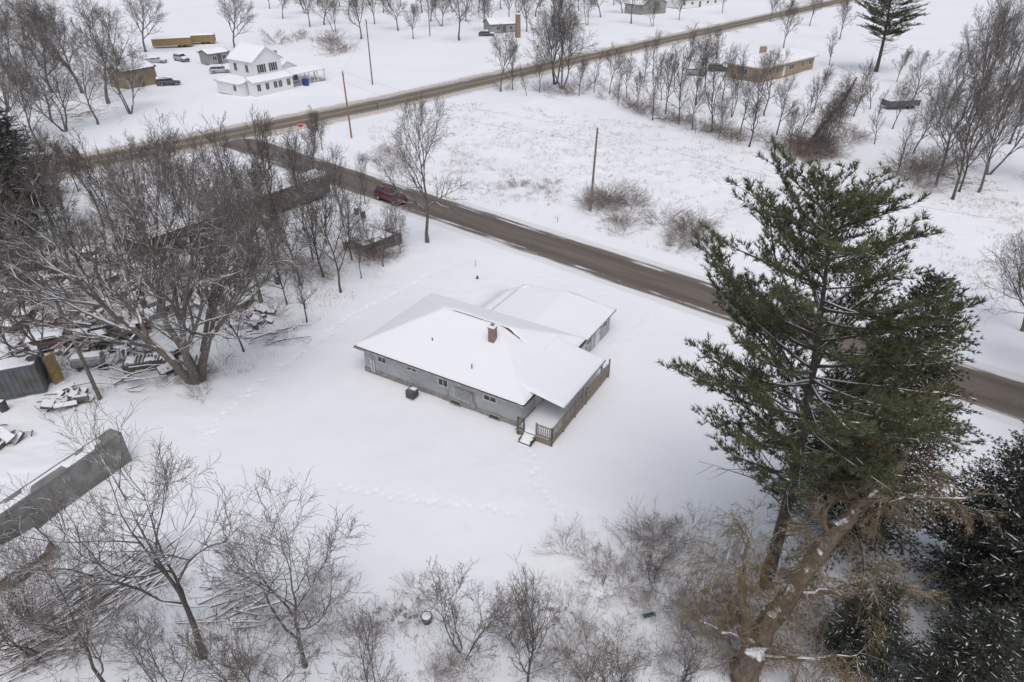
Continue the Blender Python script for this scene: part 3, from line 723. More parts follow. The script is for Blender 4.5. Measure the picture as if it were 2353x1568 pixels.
PM=pm.mesh('pallet_stack','oldwood'); sc2=snowcap('pallet_snow',-.55,.55,-.55,.55,lambda x,y:0*x+.76,.16,.12)
for px,py in ((150,665),(170,655),(230,700),(60,740),(400,810),(340,835),(560,700),(620,520),(110,610),(250,640),(210,590),(500,560),(30,760),(90,780),(330,760)):
    x,y=P(px,py); o=thing('pallet_stack','stack of weathered wooden pallets topped with snow','pallet stack',(x,y,gz(x,y)-.05),random.random()*3,'pallet stacks in the junk yard'); part(o,'pallets',PM); part(o,'snow_cap',sc2)
    o.scale=(1.3,1.3,random.uniform(.6,1.6))
# scrap heaps
for i,(px,py) in enumerate(((40,660),(120,640),(210,650),(300,680),(30,720),(130,740),(210,745),(370,730),(180,800),(60,810),(320,805),(420,850),(470,690),(250,600),(20,600),(350,610),(520,650),(590,740),(20,1010),(160,930))):
    x,y=P(px,py); m=MB()
    for k in range(random.randint(10,18)):
        tl=Matrix.Rotation(random.gauss(0,.35),3,'X')@Matrix.Rotation(random.gauss(0,.35),3,'Y')
        l=random.uniform(.3,1.9); m.box((random.gauss(0,.8),random.gauss(0,.7),random.uniform(.1,.75)),(l,random.uniform(.1,.8),random.uniform(.05,.45)),random.random()*3,tilt=tl)
    for k in range(8):
        c=Vector((random.gauss(0,.8),random.gauss(0,.8),random.uniform(.2,.8))); d=Vector((random.gauss(0,1),random.gauss(0,1),random.uniform(0,.6))); m.tube([c-d*.8,c,c+d*.8],[.05,.05,.04],5)
    thing('scrap_heap','heap of dark scrap boards and metal under snow','scrap heap',(x,y,gz(x,y)),random.random()*3,'scrap heaps in the junk yard',m.mesh('scrap_heap','scrap'))
x,y=P(981,1425); o=thing('bucket','dark tipped bucket with snow inside','bucket',(x,y,gz(x,y)),0); part(o,'shell',MB().cyl((0,0,.22),.24,.45,14,r2=.3).mesh('shell','dmetal')); part(o,'snow_cap',MB().cyl((0,0,.47),.28,.08,14,r2=.2).mesh('snow_cap','snow',True))
x,y=P(1492,1412); o=thing('green_tarp','crumpled teal tarp lying in the snow','tarp',(x,y,gz(x,y)),.3); part(o,'cloth',grid_mesh('cloth',*(lambda X,Y:(X,Y,.12+.15*vn(X,Y,.2,3)-.25*(X**2+4*Y**2)))(*np.meshgrid(np.linspace(-.36,.36,14),np.linspace(-.13,.13,8))),'green'))
x,y=P(703,197); o=thing('rubbish_bin','blue wheeled rubbish bin beside the farmhouse porch','bin',(x,y,0),.9); part(o,'bin_body',MB().box((0,0,.55),(.75,.75,1.0),top=1.12).mesh('bin_body','blue')); part(o,'lid',MB().box((0,0,1.1),(.9,.95,.09)).mesh('lid','blue'))
for q in (-.25,.25): part(o,'wheel',MB().cyl((q,.42,.13),.13,.08,12,axis='y').mesh('wheel','black'))
o.scale=(1.2,1.2,1.2)

# ------------------------------------------------------------ poles, wires, signs
tops=[]
for px,py,h,ln,mt in ((808,318,10.3,(-.15,0),'polet'),(1356,487,10.1,(.25,.1),'pole'),(856,193,12.6,(0,0),'pole'),(230,917,8.3,(-.5,.2),'oldwood'),(2420,790,10,(0,0),'pole'),(988,83,10,(0,0),'pole'),(1290,205,10,(0,0),'polet')):
    x,y=P(px,py); o=thing('utility_pole','wooden utility pole standing in the snow','utility pole',(x,y,0),0,'utility poles along the roads')
    m=MB(); m.tube([Vector((0,0,-.3)),Vector((ln[0]*.5,ln[1]*.5,h*.5)),Vector((ln[0],ln[1],h))],[.15,.13,.105],10,cap=True); part(o,'post',m.mesh('post',mt))
    for q in ((ln[0],ln[1],h+.08),(ln[0]+.14,ln[1],h-.5)): part(o,'insulator',MB().cyl(q,.05,.14,8).mesh('insulator','metal'))
    tops.append(Vector((x+ln[0],y+ln[1],h)))
def wire(a,b,sag,r=.008):
    pts=[a.lerp(b,t)-Vector((0,0,sag*4*t*(1-t))) for t in np.linspace(0,1,17)]
    return MB().tube(pts,[r]*17,4)
for i,(a,b,s) in enumerate(((tops[0],tops[1],1.0),(tops[1],tops[4],1.2),(tops[0]-Vector((0,0,1.5)),tops[1]-Vector((0,0,1.5)),1.2),(tops[0],tops[2],.8),(tops[2],tops[2]+Vector((-28,2,-6)),.8))):
    w=wire(a,b,s); thing('power_line','thin dark overhead wire strung between utility poles','power line',(0,0,0),0,'overhead wires',w.mesh('power_line','wire'))
def textmesh(body,size,mat):
    c=bpy.data.curves.new('lettering','FONT'); c.body=body; c.size=size; c.align_x='CENTER'; c.align_y='CENTER'; c.extrude=.003
    t=bpy.data.objects.new('tmp',c); COL.objects.link(t); dg=bpy.context.evaluated_depsgraph_get(); dg.update()
    me=bpy.data.meshes.new_from_object(t.evaluated_get(dg)); bpy.data.objects.remove(t); me.materials.clear(); me.materials.append(M[mat]); return me
def sign(name,label,px,py,kind,ang,h=2.4,s=1.0):
    x,y=P(px,py); o=thing(name,label,'road sign',(x,y,0),R(ang))
    part(o,'post',MB().box((0,.05,h/2),(.07,.05,h)).mesh('post','metal'))
    if kind=='stop':
        n=8; off=math.pi/8; r=.42*s; mt='sred'
    else: n=4; off=0; r=.5*s; mt='yell'
    pts=[Vector((math.cos(2*math.pi*i/n+off)*r,0,h+math.sin(2*math.pi*i/n+off)*r)) for i in range(n)]
    m=MB(); m.loft([[(p.x,-.012,p.z) for p in pts],[(p.x,.012,p.z) for p in pts]]); pl=part(o,'sign_plate',m.mesh('sign_plate',mt))
    if kind=='stop': part(pl,'lettering',textmesh('STOP',.34,'swhite'),loc=(0,-.02,h),rot=(R(90),0,0))
    else:
        m=MB(); m.box((0,-.018,h),(.07,.01,.5*s)); m.box((.1,-.018,h+.08),(.2,.01,.06)); part(pl,'arrow_mark',m.mesh('arrow_mark','black'))
sign('stop_sign','red octagonal stop sign at the road junction',696,322,'stop',20,2.5,1.1)
sign('warning_sign','yellow diamond warning sign beside the main road',1236,132,'y',-20,2.6,1.2)
sign('warning_sign','yellow diamond warning sign beside the main road',1313,152,'y',-30,2.4,1.0)
x,y=P(868,252); o=thing('mailbox','rounded roadside mailbox on a short post','mailbox',(x,y,0),R(50)); part(o,'post',MB().box((0,0,.5),(.1,.1,1.0)).mesh('post','oldwood')); part(o,'box_shell',MB().box((0,0,1.1),(.5,.25,.2)).cyl((0,0,1.2),.125,.5,12,axis='x').mesh('box_shell','metal'))
for px,py in ((1281,512),(1093,612)):
    x,y=P(px,py); o=thing('marker_stake','short yellow marker stake in the snow','marker stake',(x,y,0),0); part(o,'stake',MB().cyl((0,0,.35),.04,.8,8).mesh('stake','yell'))
x,y=P(1097,640); o=thing('stump','small dark stump poking from the snow','stump',(x,y,0),0); part(o,'wood',MB().cyl((0,0,.1),.14,.3,10,r2=.1).mesh('wood','dmetal'))

# ------------------------------------------------------------ bare trees
def rv(): return Vector((random.gauss(0,1),random.gauss(0,1),random.gauss(0,1)))
def grow(tr,cr,p,d,L,r,lev,mx,c):
    n=c['seg'][lev]; pts=[p.copy()]; dd=d.copy(); j=c['jit']*(1+.25*lev)
    for i in range(n):
        dd=(dd+rv()*j*.5+Vector((0,0,c['trop'][lev]))).normalized(); p=p+dd*(L/n); pts.append(p.copy())
    rm=c['rmin']
    re=max(r*(.16 if lev==0 else .22),rm*.8); rad=[r+(re-r)*(i/n)**.85 for i in range(n+1)]
    if lev==0 and c.get('flare',1): rad[0]*=1.3
    (tr if lev<=c['tl'] else cr).tube(pts,rad,(8,6,5,3,3,3)[lev])
    if lev>=mx: return
    k=c['k'][lev]; k=max(1,int(k*random.uniform(.8,1.2)+.5))
    az0=random.random()*6.28
    for q in range(k):
        t=c['t0'][lev]+(1-c['t0'][lev])*((q+random.random())/k); t=min(t,.99)
        f=t*n; i=int(f); pos=pts[i].lerp(pts[i+1],f-i); ax=(pts[i+1]-pts[i]).normalized()
        az=az0+q*2.4+random.uniform(-.4,.4); e=ax.orthogonal().normalized(); e=Matrix.Rotation(az,3,ax)@e
        an=R(random.uniform(*c['ang']))*(1-.35*t); nd=(ax*math.cos(an)+e*math.sin(an)).normalized()
        rr=(r+(re-r)*t**.85)
        grow(tr,cr,pos,nd,L*c['rat'][lev]*(1.15-.5*t)*random.uniform(.7,1.2),max(min(rr*.85,r*c['rr']),rm),lev+1,mx,c)
    # leader carries on past the last fork
    if lev<2:
        grow(tr,cr,pts[-1],(pts[-1]-pts[-2]).normalized(),L*.35,re,max(lev+1,2),mx,c)
BASE=dict(seg=(8,6,4,3,2,2),jit=.22,trop=(.05,.08,.06,.04,.02,0),k=(9,7,6,5,5),t0=(.28,.18,.15,.1,.1),ang=(25,60),rat=(.64,.60,.58,.62,.5),rr=.5,tl=2,rmin=.0085)
def tree(h,r,stems=1,spread=.2,twig='twig',bark='bark',mx=4,**kw):
    c=dict(BASE); c.update(kw); tr,cr=MB(),MB()
    for s in range(stems):
        a=random.random()*.8+s*6.28/stems; sp=spread*(random.uniform(.7,1.2) if stems>1 else random.random())
        d=Vector((math.cos(a)*sp,math.sin(a)*sp,1)).normalized()
        grow(tr,cr,Vector((math.cos(a)*.15*(stems>1),math.sin(a)*.15*(stems>1),-.2)),d,h*(.62 if stems==1 else .6)*random.uniform(.85,1.1),r*(1 if stems==1 else random.uniform(.7,1)),0,mx,c)
    zt=max(v[2] for v in cr.v)
    return (tr.mesh('trunk',bark,True),cr.mesh('crown',twig),zt)
random.seed(21)
TALL=[tree(15,.23,1,.15,rmin=.011) for _ in range(3)]+[tree(15,.18,3,.3,k=(8,6,5,5,5),rmin=.011)]
MED=[tree(10,.13,1,.2,twig='twigr',k=(9,6,5,5,5)) for _ in range(2)]+[tree(10,.11,2,.22,k=(7,6,5,5,4))]
SLIM=[tree(10,.09,1,.12,bark='barkd',k=(15,6,5,3,3),rat=(.36,.55,.6,.5,.5),t0=(.22,.15,.1,.1,.1),ang=(25,55),mx=3,rmin=.010,tl=1) for _ in range(3)]
SMALL=[tree(6,.05,4,.5,twig='twigr',bark='barkd',k=(6,5,4,3,3),mx=4,ang=(20,48),rmin=.006,tl=1) for _ in range(2)]
OPEN=tree(15,.17,1,.1,k=(8,6,6,5,4),t0=(.34,.22,.2,.12,.1),rmin=.0075,ang=(30,62),twig='twig',bark='barkd')
OPEN2=tree(12,.11,1,.12,k=(10,7,6,5,4),t0=(.25,.2,.2,.12,.1),rmin=.007,ang=(30,62),bark='barkd')
BIG=tree(20,.38,5,.42,k=(8,6,6,5,4),mx=4,ang=(22,52),rr=.55)
def place(proto,px,py,h,label,cat='tree',name='bare_tree',group=None,rz=None,lean=(0,0),xy=None,wide=1.0,wob=.04):
    x,y=xy if xy else P(px,py); s=h/proto[2]
    o=thing(name,label,cat,(x,y,gz(x,y)-.05),random.random()*6.28 if rz is None else rz,group)
    o.scale=(s*wide,s*wide,s); o.rotation_euler[0]=lean[0]+random.uniform(-wob,wob); o.rotation_euler[1]=lean[1]+random.uniform(-wob,wob)
    part(o,'trunk',proto[0]); part(o,'crown',proto[1]); return o
place(BIG,452,872,20.5,'large bare tree with several spreading gray trunks',rz=.6,wob=0)
place(TALL[0],982,556,16.5,'lone bare tree standing beside the side road',wide=.85,rz=2.0,wob=0)
GF='bare trees around the farmhouse'; 
for px,py,h in ((250,240,20),(190,215,20),(120,215,18),(60,200,19),(300,262,14),(335,120,18),(540,115,17),(20,250,18),(150,300,15),(225,285,13),(5,150,18),(90,150,18),(30,330,15),(95,350,14),(160,160,17),(280,180,15),(120,280,14)):
    place(random.choice(TALL),px,py,h,'tall bare deciduous tree near the farmhouse',group=GF)
FB=[(712,62,14),(745,58,14),(770,75,12),(830,88,14),(915,70,13),(950,90,10),(1015,60,12),(1055,95,16),(1120,70,12),(1170,50,14),(650,42,12),(700,30,12),(800,35,12),(880,30,12),(970,30,13),(1040,28,13),(1100,30,12),(1230,40,13),(1270,50,12),(1450,55,14),(1380,40,12),(1430,30,11),(620,20,12),(1560,45,10),(1660,30,10),(1330,25,12),(1000,18,12),(920,15,12),(1500,60,10),(1210,75,14),(1350,60,12),(860,55,13),(780,15,12),(730,12,12),(850,12,12),(1150,20,13),(1070,50,13),(990,50,12),(1290,20,12),(1240,15,12),(1190,30,13),(1410,12,11)]
for px,py,h in FB:
    place(random.choice(TALL+MED),px,py,h*1.08,'bare tree in a row beyond the main road',group='bare trees beyond the main road')
GH='bare trees in the hedgerow'
place(TALL[3],1275,195,20,'tall multi stemmed bare tree in the hedgerow'); place(TALL[3],1292,206,17,'tall multi stemmed bare tree in the hedgerow')
for px,py,h in ((1150,212,13),(1178,208,10),(1365,212,9),(1400,215,10),(1440,225,9),(1500,275,12),(1530,262,12),(1560,285,13),(1600,240,15),(1635,305,13),(1590,300,9),(1680,270,11),(1720,342,13),(1755,265,12),(1785,310,10),(1800,115,14),(1900,358,10),(1925,300,9),(1960,270,10),(2060,190,8),(1480,190,9),(1550,200,10),(1840,300,10),(1870,260,9),(1660,230,11),(1620,200,12),(1700,200,9),(1750,210,9),(1330,222,8),(1240,215,8),(1210,222,7),(1650,320,8),(1810,350,8),(1465,250,8),(1420,240,7),(2010,330,9),(2050,300,9),(1905,150,9),(1930,90,12),(1860,60,12),(1770,50,10),(1580,160,11),(1520,230,10),(1700,310,10),(1640,180,11),(1500,170,10),(1880,340,9),(2000,250,10),(2090,250,11)):
    place(random.choice(SLIM+MED+TALL[:1]),px,py,h,'slender bare tree in the snowy hedgerow',group=GH,wide=.85)
for px,py,h in ((2190,458,21),(2150,430,14),(2215,300,21),(2240,250,20),(2300,230,19),(2345,260,18),(2165,380,16),(2100,350,11),(2060,405,9),(2320,330,16),(2270,400,17),(2205,440,17),(2380,420,17),(2230,360,17),(2330,180,17),(2260,160,15),(2180,250,14),(2290,300,18),(2150,300,13),(2250,440,14)):
    place(random.choice(TALL+SLIM[:2]),px,py,h,'tall leaning bare tree at the edge of the field',group='bare trees beside the field',lean=(0,.06),wide=.8)
GW='bare trees in the wood beside the yard'
W_=[(560,805,9),(600,695,14),(705,740,8),(783,672,14),(745,640,12),(720,600,14),(650,560,15),(610,480,10),(560,520,13),(520,450,9),(410,480,9),(350,520,13),(300,450,8),(180,440,8),(270,560,13),(120,520,13),(860,590,8),(905,562,7),(880,612,6),(830,640,7),(690,660,11),(640,640,12),(725,425,10),(790,520,10),(310,640,12),(200,640,13),(60,650,11),(430,560,13),(500,600,13),(550,640,12),(620,390,8),(700,530,12),(600,590,12),(750,560,10),(810,600,9),(920,580,5),(150,560,12),(80,480,11),(20,600,12),(240,520,11),(660,700,9),(840,470,7),(740,345,7),(340,560,12),(470,520,10),(690,480,10),(370,680,11),(260,690,10),(160,700,9),(90,720,9),(310,760,7),(30,820,8)]
for i,(px,py,h) in enumerate(W_):
    place(random.choice(MED+SLIM+[OPEN2]+TALL[1:3] if h>11 else MED+SLIM+[OPEN2]),px,py,h,'bare tree in the thick wood beside the yard',group=GW,wide=.85)
place(TALL[1],118,880,12,'bare tree with crooked trunk beside the container',lean=(0,-.1),wide=.8)
place(OPEN,470,1512,15.5,'bare tree with arching trunk at the yard edge',rz=.4,wob=.01)
place(OPEN2,700,1530,12.5,'bare twiggy tree at the yard edge',wide=1.1,wob=.01)
place(OPEN2,262,1610,11,'bare tree with dark trunk among brush',rz=2.5); place(SMALL[1],90,1500,7,'twiggy bare tree among fallen branches'); place(MED[2],-60,1440,8,'bare tree with spreading twigs above trailer')
place(SMALL[0],1070,1500,6.4,'small rounded bare tree in the snow'); place(SLIM[1],1210,1590,8.5,'thin bare tree with fine branches',wide=.8)
place(SMALL[1],1330,1660,6,'small bare tree with fine branches'); place(SMALL[1],600,1620,6.5,'small twiggy bare tree in brush'); place(SMALL[0],400,1600,6,'small twiggy bare tree in brush'); place(SMALL[0],860,1600,5.5,'small twiggy bare tree in brush')
place(SLIM[0],1440,1640,6,'thin leaning sapling in the snow',wide=.7); place(SMALL[0],1190,1480,4.2,'twiggy sapling in the snow'); place(SMALL[1],1500,1330,3.2,'twiggy sapling near the big pine'); place(SLIM[2],1560,1600,6,'thin leaning sapling in the snow',wide=.8)
for px,py,h in ((2420,1120,15),(2390,820,14),(2480,950,16),(2350,760,9)): place(random.choice(TALL[:3]),px,py,h,'pale bare tree beside the side road',group='bare trees by the side road')
# shrubs
random.seed(33)
SH=[]
for _ in range(3):
    cr=MB(); tr=MB(); c=dict(BASE); c.update(k=(5,3,3,3,3),t0=(.2,.1,.1,.1,.1),rat=(.6,.5,.5,.5,.5),tl=-1,jit=.3,trop=(-.03,0,0,0,0,0),ang=(20,55),flare=0,seg=(5,3,2,2,2,2),rmin=.007)
    for s in range(15):
        a=random.random()*6.28; rr=random.random()*1.0; sp=random.uniform(.2,1.4)
        grow(tr,cr,Vector((math.cos(a)*rr,math.sin(a)*rr,-.1)),Vector((math.cos(a)*sp,math.sin(a)*sp,1)).normalized(),random.uniform(1.0,2.0),.012,0,2,c)
    SH.append(cr.mesh('shrub','shrubtwig'))
def shrub(px,py,s,label,group,xy=None,nm='shrub'):
    x,y=xy if xy else P(px,py)
    o=thing(nm,label,'shrub',(x,y,gz(x,y)),random.random()*6.28,group,random.choice(SH)); o.scale=(s*1.2,s*1.2,s)
def cluster(px,py,rx,ry,n,s,label,group):
    for _ in range(n):
        shrub(random.gauss(px,rx),random.gauss(py,ry),s*random.uniform(.6,1.2),label,group)
FS='shrubs in the field'; FL='tangled brown leafless shrub in the field'
cluster(1410,470,38,12,13,1.15,FL,FS); cluster(1565,545,28,18,13,1.15,FL,FS)
cluster(1440,518,22,8,5,.8,FL,FS); cluster(1180,425,20,8,3,.6,FL,FS); cluster(1260,440,25,8,4,.5,FL,FS)
cluster(870,350,25,15,7,.8,'brown shrub near the road junction','shrubs near the junction'); cluster(915,385,15,12,4,.9,'brown shrub near the road junction','shrubs near the junction')
hg=[(1120,220),(1300,225),(1420,235),(1500,275),(1640,312),(1720,342),(1830,365),(1900,365),(1960,330)]
for i in range(64):
    k=random.randrange(len(hg)-1); t=random.random(); px=hg[k][0]*(1-t)+hg[k+1][0]*t; py=hg[k][1]*(1-t)+hg[k+1][1]*t
    shrub(px+random.gauss(0,14),py-abs(random.gauss(0,16)),random.uniform(.7,1.5),'leafless brush along the hedgerow','brush along the hedgerow')
cluster(1850,345,30,14,14,1.5,'dense brown thicket below a vine covered snag','brush along the hedgerow')
cluster(2120,390,35,18,14,1.4,'leafless thicket beside tall trees','brush along the hedgerow')
BL='tangled leafless bramble near the big pine'; BG='brambles at the yard edge'
cluster(1530,1245,38,25,7,.85,BL,BG); cluster(1390,1320,45,30,6,.65,BL,BG)
cluster(880,1430,70,35,7,.6,'low brush at the yard edge',BG); cluster(620,1450,100,50,5,.7,'low brush at the yard edge',BG); cluster(1640,1400,45,45,8,.9,BL,BG)
cluster(1300,1480,130,45,12,.5,'low brush at the yard edge',BG); cluster(1500,1470,90,50,9,.6,'low brush at the yard edge',BG); cluster(1020,1530,80,25,5,.5,'low brush at the yard edge',BG)
cluster(130,1490,90,50,6,1.0,'low brush at the yard edge',BG)
WB='brush at the edge of the wood'; WG='brush in the wood'
cluster(870,580,35,22,13,.9,WB,WG); cluster(480,880,50,20,6,.6,WB,WG); cluster(330,620,150,90,36,1.0,WB,WG); cluster(180,780,70,45,14,.9,WB,WG)
cluster(760,105,25,10,9,1.5,'tall leafless shrub beyond the farmhouse','shrubs beyond the farmhouse'); cluster(700,90,40,12,7,1.3,'tall leafless shrub beyond the farmhouse','shrubs beyond the farmhouse')
cluster(650,640,60,50,12,1.0,WB,WG)

# dry grass stuff in the field
def blades(name,pts,hmin,hmax,w,mat,n=5,spread=.15):
    k=len(pts); P0=np.repeat(pts,n,axis=0)+np.concatenate([rng.normal(0,spread,(k*n,2)),np.zeros((k*n,1))],1)
    h=rng.uniform(hmin,hmax,(k*n,1)); a=rng.random((k*n,1))*6.28; sx=np.concatenate([np.cos(a),np.sin(a),0*a],1)*w
    tip=P0+np.concatenate([rng.normal(0,.35,(k*n,2))*h,h],1)
    co=np.stack([P0-sx,P0+sx,tip],1).reshape(-1,3); F=np.arange(len(co)).reshape(-1,3)
    return np_mesh(name,co,F,mat)
def scatter(poly,n,thr=.5,s=4):
    q=np.array([P(*a) for a in poly]); lo,hi=q.min(0),q.max(0); out=[]
    X=rng.uniform(lo[0],hi[0],n); Y=rng.uniform(lo[1],hi[1],n); ins=np.zeros(n,bool); j=len(q)-1
    for i in range(len(q)):
        c=((q[i,1]>Y)!=(q[j,1]>Y))&(X<(q[j,0]-q[i,0])*(Y-q[i,1])/(q[j,1]-q[i,1]+1e-9)+q[i,0]); ins^=c; j=i
    ins&=(vn(X,Y,s,40)*.6+vn(X,Y,s*.25,41)*.4>thr); X,Y=X[ins],Y[ins]
    return np.array([(x,y,gz(x,y)-.02) for x,y in zip(X,Y)])
pts=np.concatenate([scatter([(840,290),(1090,235),(1500,285),(1700,340),(1820,400),(1700,560),(1600,600),(1250,500),(1000,440),(870,370)],12000,.48),
  scatter([(900,330),(1100,350),(1250,430),(1300,480),(1100,450),(950,400)],2500,.45),
  scatter([(2353,400),(2353,700),(2150,640),(2050,520),(2150,460)],4500,.48),scatter([(1950,160),(2250,180),(2150,330),(1980,330)],3000,.6)])
thing('dry_grass',None,None,mesh=blades('dry_grass',pts,.14,.48,.012,'grass'),kind='stuff')['label']='dry grass stalks poking through snow'
pts=np.concatenate([scatter([(0,480),(900,480),(880,640),(560,860),(300,900),(0,900)],10000,.48,3),scatter([(300,1568),(350,1330),(800,1330),(1000,1400),(1330,1300),(1500,1220),(1750,1300),(1700,1568)],6000,.46,2)])
thing('twig_litter',None,None,mesh=blades('twig_litter',pts,.1,.6,.009,'twig',n=4,spread=.25),kind='stuff')['label']='fallen twigs and weeds under the trees'

def pile(px,py,n,L,rz,label,mat='bark'):
    x,y=P(px,py); m=MB()
    for i in range(n):
        a=rz+random.gauss(0,.25); c=Vector((random.gauss(0,1.0),random.gauss(0,.8),random.random()*.9)); l=L*random.uniform(.4,1)
        d=Vector((math.cos(a),math.sin(a),random.uniform(-.1,.3))); r=random.uniform(.025,.1)
        m.tube([c-d*l/2,c+rv()*.15,c+d*l/2],[r,r*.8,r*.4],5)
    thing('branch_pile',label,'branch pile',(x,y,0),0,None,m.mesh('branch_pile',mat))
M['logsnow']=snowtop('snowy_logs',(0.12,.105,.09),(0.19,.165,.145),3,.2,.95)
pile(310,1340,70,5,.9,'heap of cut branches dusted with snow','logsnow'); pile(560,1390,26,4,.1,'heap of brush dusted with snow','logsnow'); pile(640,780,22,2.5,.3,'fallen logs with snow on top','logsnow')
pile(100,1490,50,5,.5,'heap of brush dusted with snow','logsnow'); pile(290,880,20,3.5,0.2,'fallen logs with snow on top','logsnow'); pile(1680,1260,24,2.6,1.2,'fallen branches in the snow','logsnow'); pile(560,590,25,5,.6,'fallen logs with snow on top','logsnow'); pile(130,690,30,5,.4,'scrap timber with snow on top','logsnow')
pile(210,1380,50,4,.7,'heap of cut branches dusted with snow','logsnow'); pile(60,850,24,4,.3,'scrap timber with snow on top','logsnow')

# ------------------------------------------------------------ conifers
def tuftmesh(name,pos,dr,L,w,K,mats,fan=.9,mi=0,extra=None,er=(.04,.12)):
    pos=np.array(pos);dr=np.array(dr);k=len(pos)
    p=np.repeat(pos,K,0); d=np.repeat(dr,K,0)+rng.normal(0,fan*.55,(k*K,3)); d/=np.linalg.norm(d,axis=1)[:,None]+1e-9
    sd=np.cross(d,rng.normal(0,1,(k*K,3))); sd/=np.linalg.norm(sd,axis=1)[:,None]+1e-9
    l=L*rng.uniform(.6,1.2,(k*K,1)); ww=w*rng.uniform(.7,1.3,(k*K,1))
    co=np.stack([p-sd*ww,p+sd*ww,p+d*l],1).reshape(-1,3)
    F=np.arange(k*K*3).reshape(-1,3)
    M_i=np.zeros(len(F))
    if extra is not None and len(extra):
        # strips of snow lying along the boughs
        e=np.array([x[0] for x in extra]); dv=np.array([x[1] for x in extra]); n=len(e); o=len(co)
        dv[:,2]*=.3; dv/=np.linalg.norm(dv,axis=1)[:,None]+1e-9; sv=np.cross(dv,np.array([0,0,1.0])); l=rng.uniform(.12,.34,(n,1)); ww=rng.uniform(.02,.055,(n,1)); upv=np.array([0,0,.06])
        q=[e-dv*l+upv,e+sv*ww+upv,e+dv*l+upv,e-sv*ww+upv]
        co=np.concatenate([co,np.stack(q,1).reshape(-1,3)]); b=np.arange(n)[:,None]*4+o
        F=np.concatenate([F,np.concatenate([b,b+1,b+2],1),np.concatenate([b,b+2,b+3],1)]); M_i=np.concatenate([M_i,np.ones(2*n)])
    return np_mesh(name,co,F,mats,False,M_i)
def conifer(h,z0,prof,r0,step,nb,top=(0,0),el=(5,25),curve=.05,sub=.28,subL=1.0,tstep=.16,TL=.26,tw=.022,K=9,nmat='pineN',snow=.1,droop=0,start=.3,bark='pinebark',irr=.35,up=.45,dead=0,bias=0,second=0,skip=0):
    tr=MB(); n=12
    cen=lambda z: Vector((top[0]*(z/h)**2.2,top[1]*(z/h)**2.2,z))
    tr.tube([cen(h*i/n) if i else Vector((0,0,-.3)) for i in range(n+1)],[r0*(1-.93*i/n)*(1.25 if i==0 else 1) for i in range(n+1)],10)
    pos,dr,sn=[],[],[]
    z=z0; az=random.random()*6
    def sprig(p,d,l,lv=0):
        m=max(2,int(l/tstep)); dd=d.copy(); q=p.copy(); pts=[p.copy()]
        for i in range(m):
            dd=(dd+rv()*.10+Vector((0,0,curve-droop))).normalized(); q=q+dd*(l/m); pts.append(q.copy())
            if i>=1 or m<4:
                pos.append(tuple(q)); dr.append(tuple((dd*.8+Vector((0,0,up))).normalized()))
                if random.random()<snow: sn.append((tuple(q),tuple(dd)))
            if lv<second and i>=1 and random.random()<.6:
                s2=dd.cross(Vector((0,0,1))).normalized()*random.choice((-1,1))
                sprig(q,(dd*.7+s2*.7+Vector((0,0,.15))).normalized(),l*random.uniform(.3,.5),lv+1)
        tr.tube([pts[0],pts[len(pts)//2],pts[-1]],[.014,.01,.006],3)
    while z<h-.2:
        for b in range(nb):
            az+=6.28/nb+random.uniform(-.35,.35); zz=z+random.uniform(-.25,.25)
            if random.random()<skip: continue
            L=prof((zz)/h)*random.uniform(1-irr,1+irr*.5)*(1-bias*math.cos(az))
            if L<.25: L=.25
            e=R(random.uniform(*el))+(zz/h)**4*.5
            d=Vector((math.cos(az)*math.cos(e),math.sin(az)*math.cos(e),math.sin(e))); p=cen(min(zz,h)); m=max(3,int(L/.4)); pts=[p.copy()]
            for i in range(m):
                d=(d+rv()*.05+Vector((0,0,curve-droop*.7))).normalized(); p=p+d*(L/m); pts.append(p.copy())
            rb=.02+.011*L; tr.tube(pts,[rb*(1-.8*i/m) for i in range(m+1)],5)
            s=L*start
            while s<L:
                f=s/L*m; i=min(int(f),m-1); q=pts[i].lerp(pts[i+1],f-i); ax=(pts[i+1]-pts[i]).normalized()
                sl=subL*(.4+.6*(1-s/L)) * (1-.45*(zz/h)**5)*random.uniform(.6,1.2)
                for sg in (1,-1):
                    side=ax.cross(Vector((0,0,1))).normalized()*sg
                    sprig(q,(ax*random.uniform(.5,.9)+side*random.uniform(.5,.9)+Vector((0,0,random.uniform(-.1,.4)))).normalized(),sl)
                s+=sub*random.uniform(.7,1.3)
            sprig(pts[-1],d,subL*.5)
        z+=step*random.uniform(.75,1.25)
    for i in range(dead):
        zz=random.uniform(z0*.45,z0*1.3); a=random.random()*6.28; p=cen(zz); d=Vector((math.cos(a),math.sin(a),.25)); L=random.uniform(2,5.0); pts=[p.copy()]
        for k in range(6): d=(d+rv()*.12+Vector((0,0,-.02))).normalized(); p=p+d*L/6; pts.append(p.copy())
        tr.tube(pts,[.05,.045,.035,.028,.02,.012,.008],5)
        for k in (2,3,4,5):
            q=pts[k]; dd=(d+rv()*.6).normalized(); tr.tube([q,q+dd*.6,q+dd*1.2+rv()*.1],[.018,.012,.006],3)
    return tr.mesh('trunk',bark,True),tuftmesh('crown',pos,dr,TL,tw,K,[nmat,'snow'],extra=sn),h
def interp(tab): 
    xs,ys=zip(*tab); return lambda t: float(np.interp(t,xs,ys))
random.seed(5)
PINE=conifer(22.4,7.8,interp([(0,3),(.35,3.2),(.46,4.7),(.58,5.8),(.68,5.7),(.78,4.8),(.88,3.6),(.95,2.3),(1,.8)]),.36,.60,5,top=(-1.7,.4),el=(-2,18),curve=.03,nmat='pineN',snow=.01,subL=1.45,sub=.31,TL=.29,tw=.017,K=11,irr=.46,dead=30,start=.33,bias=.13,second=1,tstep=.17,skip=.09)
